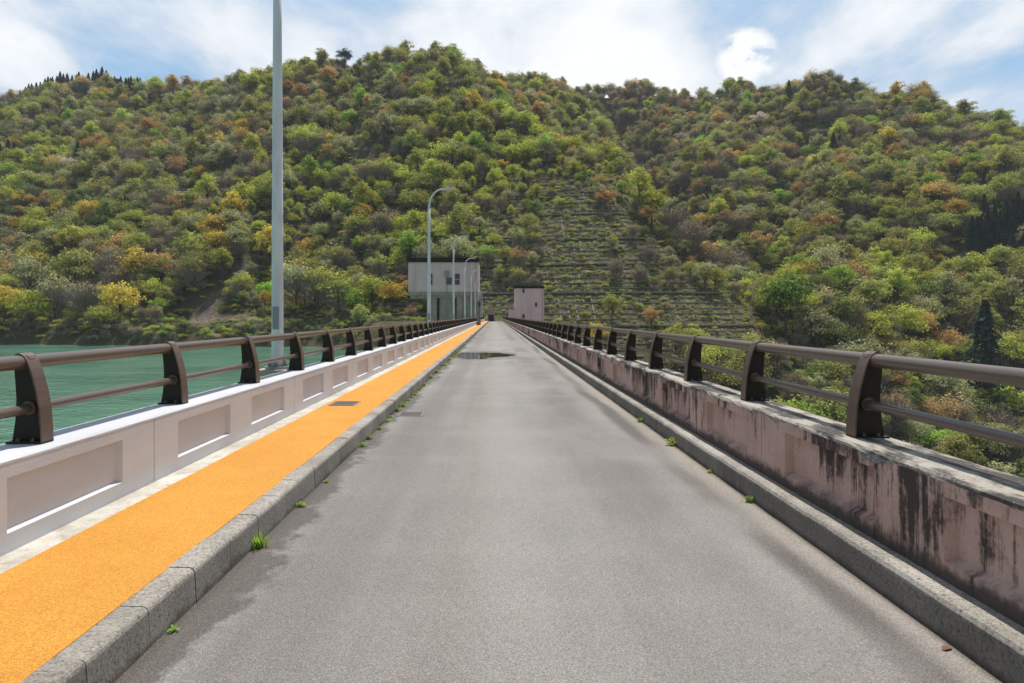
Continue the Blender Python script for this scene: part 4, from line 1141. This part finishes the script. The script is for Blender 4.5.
def zone(i):
    x, y, z = A[i, 0], A[i, 1], A[i, 2]; u, w = px[i], py[i]
    if x < -20 and y < shore_y(x) + 24:
        return 'on the lake bank before the landslide scar' if u < 175 else 'on the lake bank under the landslide scar' if u < 262 else 'on the bank between tall mast and gate house'
    if u < 90: return 'on the slope above the far lake bank'
    if u < 190: return 'on the slope uphill from the open lake'
    if u < 268: return 'on the slope around the landslide scar'
    if u < 340: return 'on the slope past the tall mast'
    if u < 408: return 'on the slope before the gate house'
    if u < 482: return 'on the slope above the gate house'
    if u < 560: return 'on the slope above the pink tower'
    if terrace_mask(x, y) > .4 and u < 760: return 'on the frames beyond the pink tower'
    if u < 700: return 'in the valley beyond the retaining frames'
    if u < 790: return 'where the retaining frames end'
    if w > 330: return 'seen below the crest past the pink parapet' if u < 900 else 'seen through the railing nearest the camera'
    if u < 870: return 'low on the mountainside over the parapet'
    if u < 950: return 'on the mountainside below the cedar stand'
    return 'on the mountainside beside the cedar stand'
def tree_thing(i):
    t = TREES[i]; s = SHAPES[t['si']]
    nm = 'conifer_tree' if s['kind'] == 'conifer' else 'broadleaf_tree'
    r = bpy.data.objects.new(nm, None); COL.objects.link(r)
    r.location = (t['x'], t['y'], t['z'] - .15); r.rotation_euler.z = t['rot']; r.scale = (t['s'],) * 3
    link('crown', crown_me(t['si'], t['col']), r); link('trunk', s['trunk'], r)
    return r
buckets = {}
for i in best:
    s = SHAPES[TREES[i]['si']]
    kind = 'conifer' if s['kind'] == 'conifer' else 'tree'
    col = TREES[i]['col'].replace('dark conifer', 'dark green').replace('pale blossom', 'pale blossoming').replace('fresh green', 'vivid green')
    if kind == 'conifer': sub_ = f'{col} conical conifer'
    else: sub_ = f"{col} {s['word']} tree"
    buckets.setdefault((sub_, zone(i)), []).append(i)
for (sub_, zn), L in buckets.items():
    L.sort(key=lambda i: px[i])
    for k, i in enumerate(L):
        if len(L) == 1: lb = f'{sub_} {zn}'
        elif len(L) == 2: lb = f"{sub_} {zn}, {['left', 'right'][k]} of two"
        elif k == 0: lb = f'{sub_} {zn}, leftmost'
        elif k == len(L) - 1: lb = f'{sub_} {zn}, rightmost'
        else: lb = f'{sub_} {zn}, {ORD[min(k, 19)]} from left'
        r = tree_thing(i)
        tag(r, lb, 'conifer' if 'conifer' in sub_ else 'tree', 'trees on the hillsides around the lake')
print('trees', len(TREES), 'things', len(best), 'shrubs', len(SHRUB))
# the rest of the wood, and the undergrowth, each one mass ------------
def mass(name, items, label, cat):
    protos = {}
    pc = bpy.data.collections.new(name + '_samples')     # not linked to the scene: only a source of shapes
    keys = sorted({(t['si'], t['col']) for t in items})
    objs = []
    for k, (si, col) in enumerate(keys):
        s = SHAPES[si]
        cv, cf = s['v'], s['f']; tme = s['trunk']
        tv = np.array([vv.co[:] for vv in tme.vertices]); tf = [tuple(p.vertices) for p in tme.polygons]; tmi = [p.material_index for p in tme.polygons]
        n = len(cv)
        me = new_mesh('forest_sample', np.concatenate([cv, tv]), [tuple(f) for f in cf] + [tuple(a + n for a in f) for f in tf], [LM[col], M['bark'], M['twig']], [0] * len(cf) + [m + 1 for m in tmi])
        o = bpy.data.objects.new('forest_sample_%03d' % k, me); pc.objects.link(o); protos[(si, col)] = k
    me = bpy.data.meshes.new(name); me.from_pydata([(float(t['x']), float(t['y']), float(t['z']) - .15) for t in items], [], [])
    for an, ty, vals in (('pick', 'INT', [protos[(t['si'], t['col'])] for t in items]), ('turn', 'FLOAT', [t['rot'] for t in items]), ('size', 'FLOAT', [t['s'] for t in items])):
        at = me.attributes.new(an, ty, 'POINT'); at.data.foreach_set('value', np.asarray(vals, dtype=np.int32 if ty == 'INT' else np.float32))
    ob = link(name, me)
    ng = bpy.data.node_groups.new(name + '_nodes', 'GeometryNodeTree')
    ng.interface.new_socket('Geometry', in_out='INPUT', socket_type='NodeSocketGeometry'); ng.interface.new_socket('Geometry', in_out='OUTPUT', socket_type='NodeSocketGeometry')
    N = ng.nodes; Lk = ng.links
    gi = N.new('NodeGroupInput'); go = N.new('NodeGroupOutput'); ip = N.new('GeometryNodeInstanceOnPoints'); ci = N.new('GeometryNodeCollectionInfo')
    ci.inputs['Collection'].default_value = pc; ci.inputs['Separate Children'].default_value = True; ci.inputs['Reset Children'].default_value = True
    def na(nm, ty):
        a = N.new('GeometryNodeInputNamedAttribute'); a.data_type = ty; a.inputs['Name'].default_value = nm
        return [o for o in a.outputs if o.enabled and o.name == 'Attribute'][0]
    Lk.new(gi.outputs[0], ip.inputs['Points']); Lk.new(ci.outputs[0], ip.inputs['Instance']); ip.inputs['Pick Instance'].default_value = True
    Lk.new(na('pick', 'INT'), ip.inputs['Instance Index'])
    cx_ = N.new('ShaderNodeCombineXYZ'); Lk.new(na('turn', 'FLOAT'), cx_.inputs[2])
    er = N.new('FunctionNodeEulerToRotation'); Lk.new(cx_.outputs[0], er.inputs[0]); Lk.new(er.outputs[0], ip.inputs['Rotation'])
    Lk.new(na('size', 'FLOAT'), ip.inputs['Scale']); Lk.new(ip.outputs[0], go.inputs[0])
    md = ob.modifiers.new('plants', 'NODES'); md.node_group = ng
    return tag(ob, label, cat, None, 'stuff')
mass('forest', [t for i, t in enumerate(TREES) if i not in chosen], 'mixed spring forest covering the mountainsides beyond the dam', 'forest')
mass('undergrowth', SHRUB, 'low shrubs and grass clumps on the banks, slopes and frames', 'undergrowth')
# two small red-flowering shrubs over the tower
for k, (u, lb) in enumerate(((536.5, 'small red-flowering shrub above the pink tower roof, left of two'), (540.5, 'small red-flowering shrub above the pink tower roof, right of two'))):
    yy_ = 216.; x = (u - VX) / F * yy_; Ys = np.arange(196, 260, .5); zz = ground_z(np.full(len(Ys), 1.) * (u - VX) / F * Ys, Ys)
    pyy = VY - (zz + .6 - CAM_H) / Ys * F; j = int(np.argmax(pyy < 276.5)); r = bpy.data.objects.new('flowering_shrub', None); COL.objects.link(r)
    r.location = ((u - VX) / F * Ys[j], Ys[j] - .6, zz[j]); r.scale = (.36,) * 3
    s = SHAPES[WORDS['low'][k]]
    if 'redflower' not in LM: LM['redflower'] = m_leaf('red_blossom', (.42, .03, .025), .3)
    link('crown', new_mesh('crown', s['v'], s['f'], [LM['redflower']]), r); link('trunk', s['trunk'], r); tag(r, lb, 'shrub', 'red-flowering shrubs')

# ------------------------------------------------------------------ sky, sun, camera
mb = MB(); mb.box(-4050, 4050, -4050, 4050, -70, 235)
hz = NT('pale_haze'); pv = hz.n('ShaderNodeVolumePrincipled'); pv.inputs['Color'].default_value = (.86, .92, 1, 1); pv.inputs['Density'].default_value = HAZE
hz.t.links.new(pv.outputs[0], hz.out.inputs['Volume'])
tag(mb.build('haze', hz.mat), kind='stuff')
w = bpy.data.worlds.new('World'); sc.world = w; w.use_nodes = True
T = w.node_tree; T.nodes.clear()
SUN = Vector((.10, .40, 1.0)).normalized()
elev = math.asin(SUN.z); azim = math.atan2(SUN.x, SUN.y)
class WN(NT):
    def __init__(s, t): s.t = t
W = WN(T)
sky = W.n('ShaderNodeTexSky'); sky.sky_type = 'NISHITA'; sky.sun_disc = False; sky.sun_elevation = elev; sky.sun_rotation = azim
sky.altitude = 300; sky.air_density = 1.0; sky.dust_density = 1.5; sky.ozone_density = 1.0
dv = W.n('ShaderNodeTexCoord').outputs['Generated']
nrm = W.n('ShaderNodeVectorMath', operation='NORMALIZE'); W.set(nrm.inputs[0], dv); dvn = nrm.outputs[0]
X, Y, Z = W.xyz(dvn)
zz = W.math('ADD', W.math('MAXIMUM', Z, 0.0), .12)
cb = W.n('ShaderNodeCombineXYZ'); W.set(cb.inputs[0], W.math('DIVIDE', X, zz)); W.set(cb.inputs[1], W.math('DIVIDE', Y, zz)); cp = cb.outputs[0]
n1 = W.noise(W.map(cp, (1.0, .8, 1), (SKY_OFF[0], SKY_OFF[1], 0), (0, 0, .35)), 1.15, 7, .56, .35)
n2 = W.noise(W.map(cp, (1.2, .7, 1), (3.7, 1.2, 0), (0, 0, .5)), 3.2, 6, .6, .3)
cov = W.math('ADD', n1, W.math('MULTIPLY', W.math('SUBTRACT', n2, .5), .35))
def blob(px_, py_, sharp, amt):
    """a bank of cloud (or a clear gap) in one direction of the sky"""
    d_ = Vector(((px_ - VX) / F, 1, (VY - py_) / F)).normalized()
    dt = W.n('ShaderNodeVectorMath', operation='DOT_PRODUCT'); W.set(dt.inputs[0], dvn); dt.inputs[1].default_value = d_
    return W.math('MULTIPLY', W.ramp(dt.outputs['Value'], 1 - sharp, 1.0), amt)
puff = W.math('MULTIPLY', blob(747, 56, .0009, .42), W.ramp(W.noise(W.map(dvn, (17, 17, 34), (2, 1, 0)), 1.0, 5, .62), .40, .62)); cov = W.math('ADD', cov, puff)
for b in SKY_BLOBS: cov = W.math('ADD', cov, blob(*b))
front = W.math('MULTIPLY', W.ramp(Y, -.15, .55), W.ramp(Z, .8, .5)); cov = W.math('ADD', cov, W.math('MULTIPLY_ADD', front, .30, -.30))
cl = W.ramp(cov, .45, .69)
shade = W.noise(W.map(cp, (1, 1, 1), (5, 2, 0)), 2.1, 5, .55)
ccol = W.mix(W.ramp(shade, .3, .7), SKY_C0, SKY_C1)
ccol = W.mix(W.ramp(cov, .55, .85), ccol, SKY_C2)
blue = W.mix(1.0, sky.outputs[0], SKY_TINT, 'MULTIPLY')
veil = W.mix(W.math('MULTIPLY', front, .7), blue, (2.2, 4.1, 6.5))
c = W.mix(W.math('MULTIPLY', cl, .93), veil, ccol)
bg = W.n('ShaderNodeBackground'); W.set(bg.inputs[0], c); bg.inputs[1].default_value = SKY_STRENGTH
wo = W.n('ShaderNodeOutputWorld'); T.links.new(bg.outputs[0], wo.inputs[0])
ld = bpy.data.lights.new('sun', 'SUN'); ld.energy = SUN_STRENGTH; ld.angle = math.radians(.53); ld.color = (1.0, .955, .89)
lo = bpy.data.objects.new('sun', ld); COL.objects.link(lo); lo.rotation_euler = SUN.to_track_quat('Z', 'Y').to_euler(); lo.location = (0, 60, 120)
cd = bpy.data.cameras.new('camera'); cd.sensor_width = 36; cd.lens = F / 1024 * 36; cd.clip_start = .05; cd.clip_end = 9000
cd.shift_x = (512 - VX) / 1024; cd.shift_y = -(341.5 - VY) / 1024
co = bpy.data.objects.new('camera', cd); COL.objects.link(co); co.location = (0, 0, CAM_H); co.rotation_euler = (PI / 2, 0, 0); sc.camera = co
sc.view_settings.view_transform = 'Standard'; sc.view_settings.look = 'None'; sc.view_settings.exposure = EXPOSURE; sc.view_settings.gamma = 1
sc.view_settings.use_curve_mapping = False
sc.render.resolution_x = 1024; sc.render.resolution_y = 683
sc.cycles.max_bounces = 6; sc.cycles.diffuse_bounces = 3; sc.cycles.glossy_bounces = 3; sc.cycles.transmission_bounces = 4; sc.cycles.caustics_reflective = False; sc.cycles.caustics_refractive = False
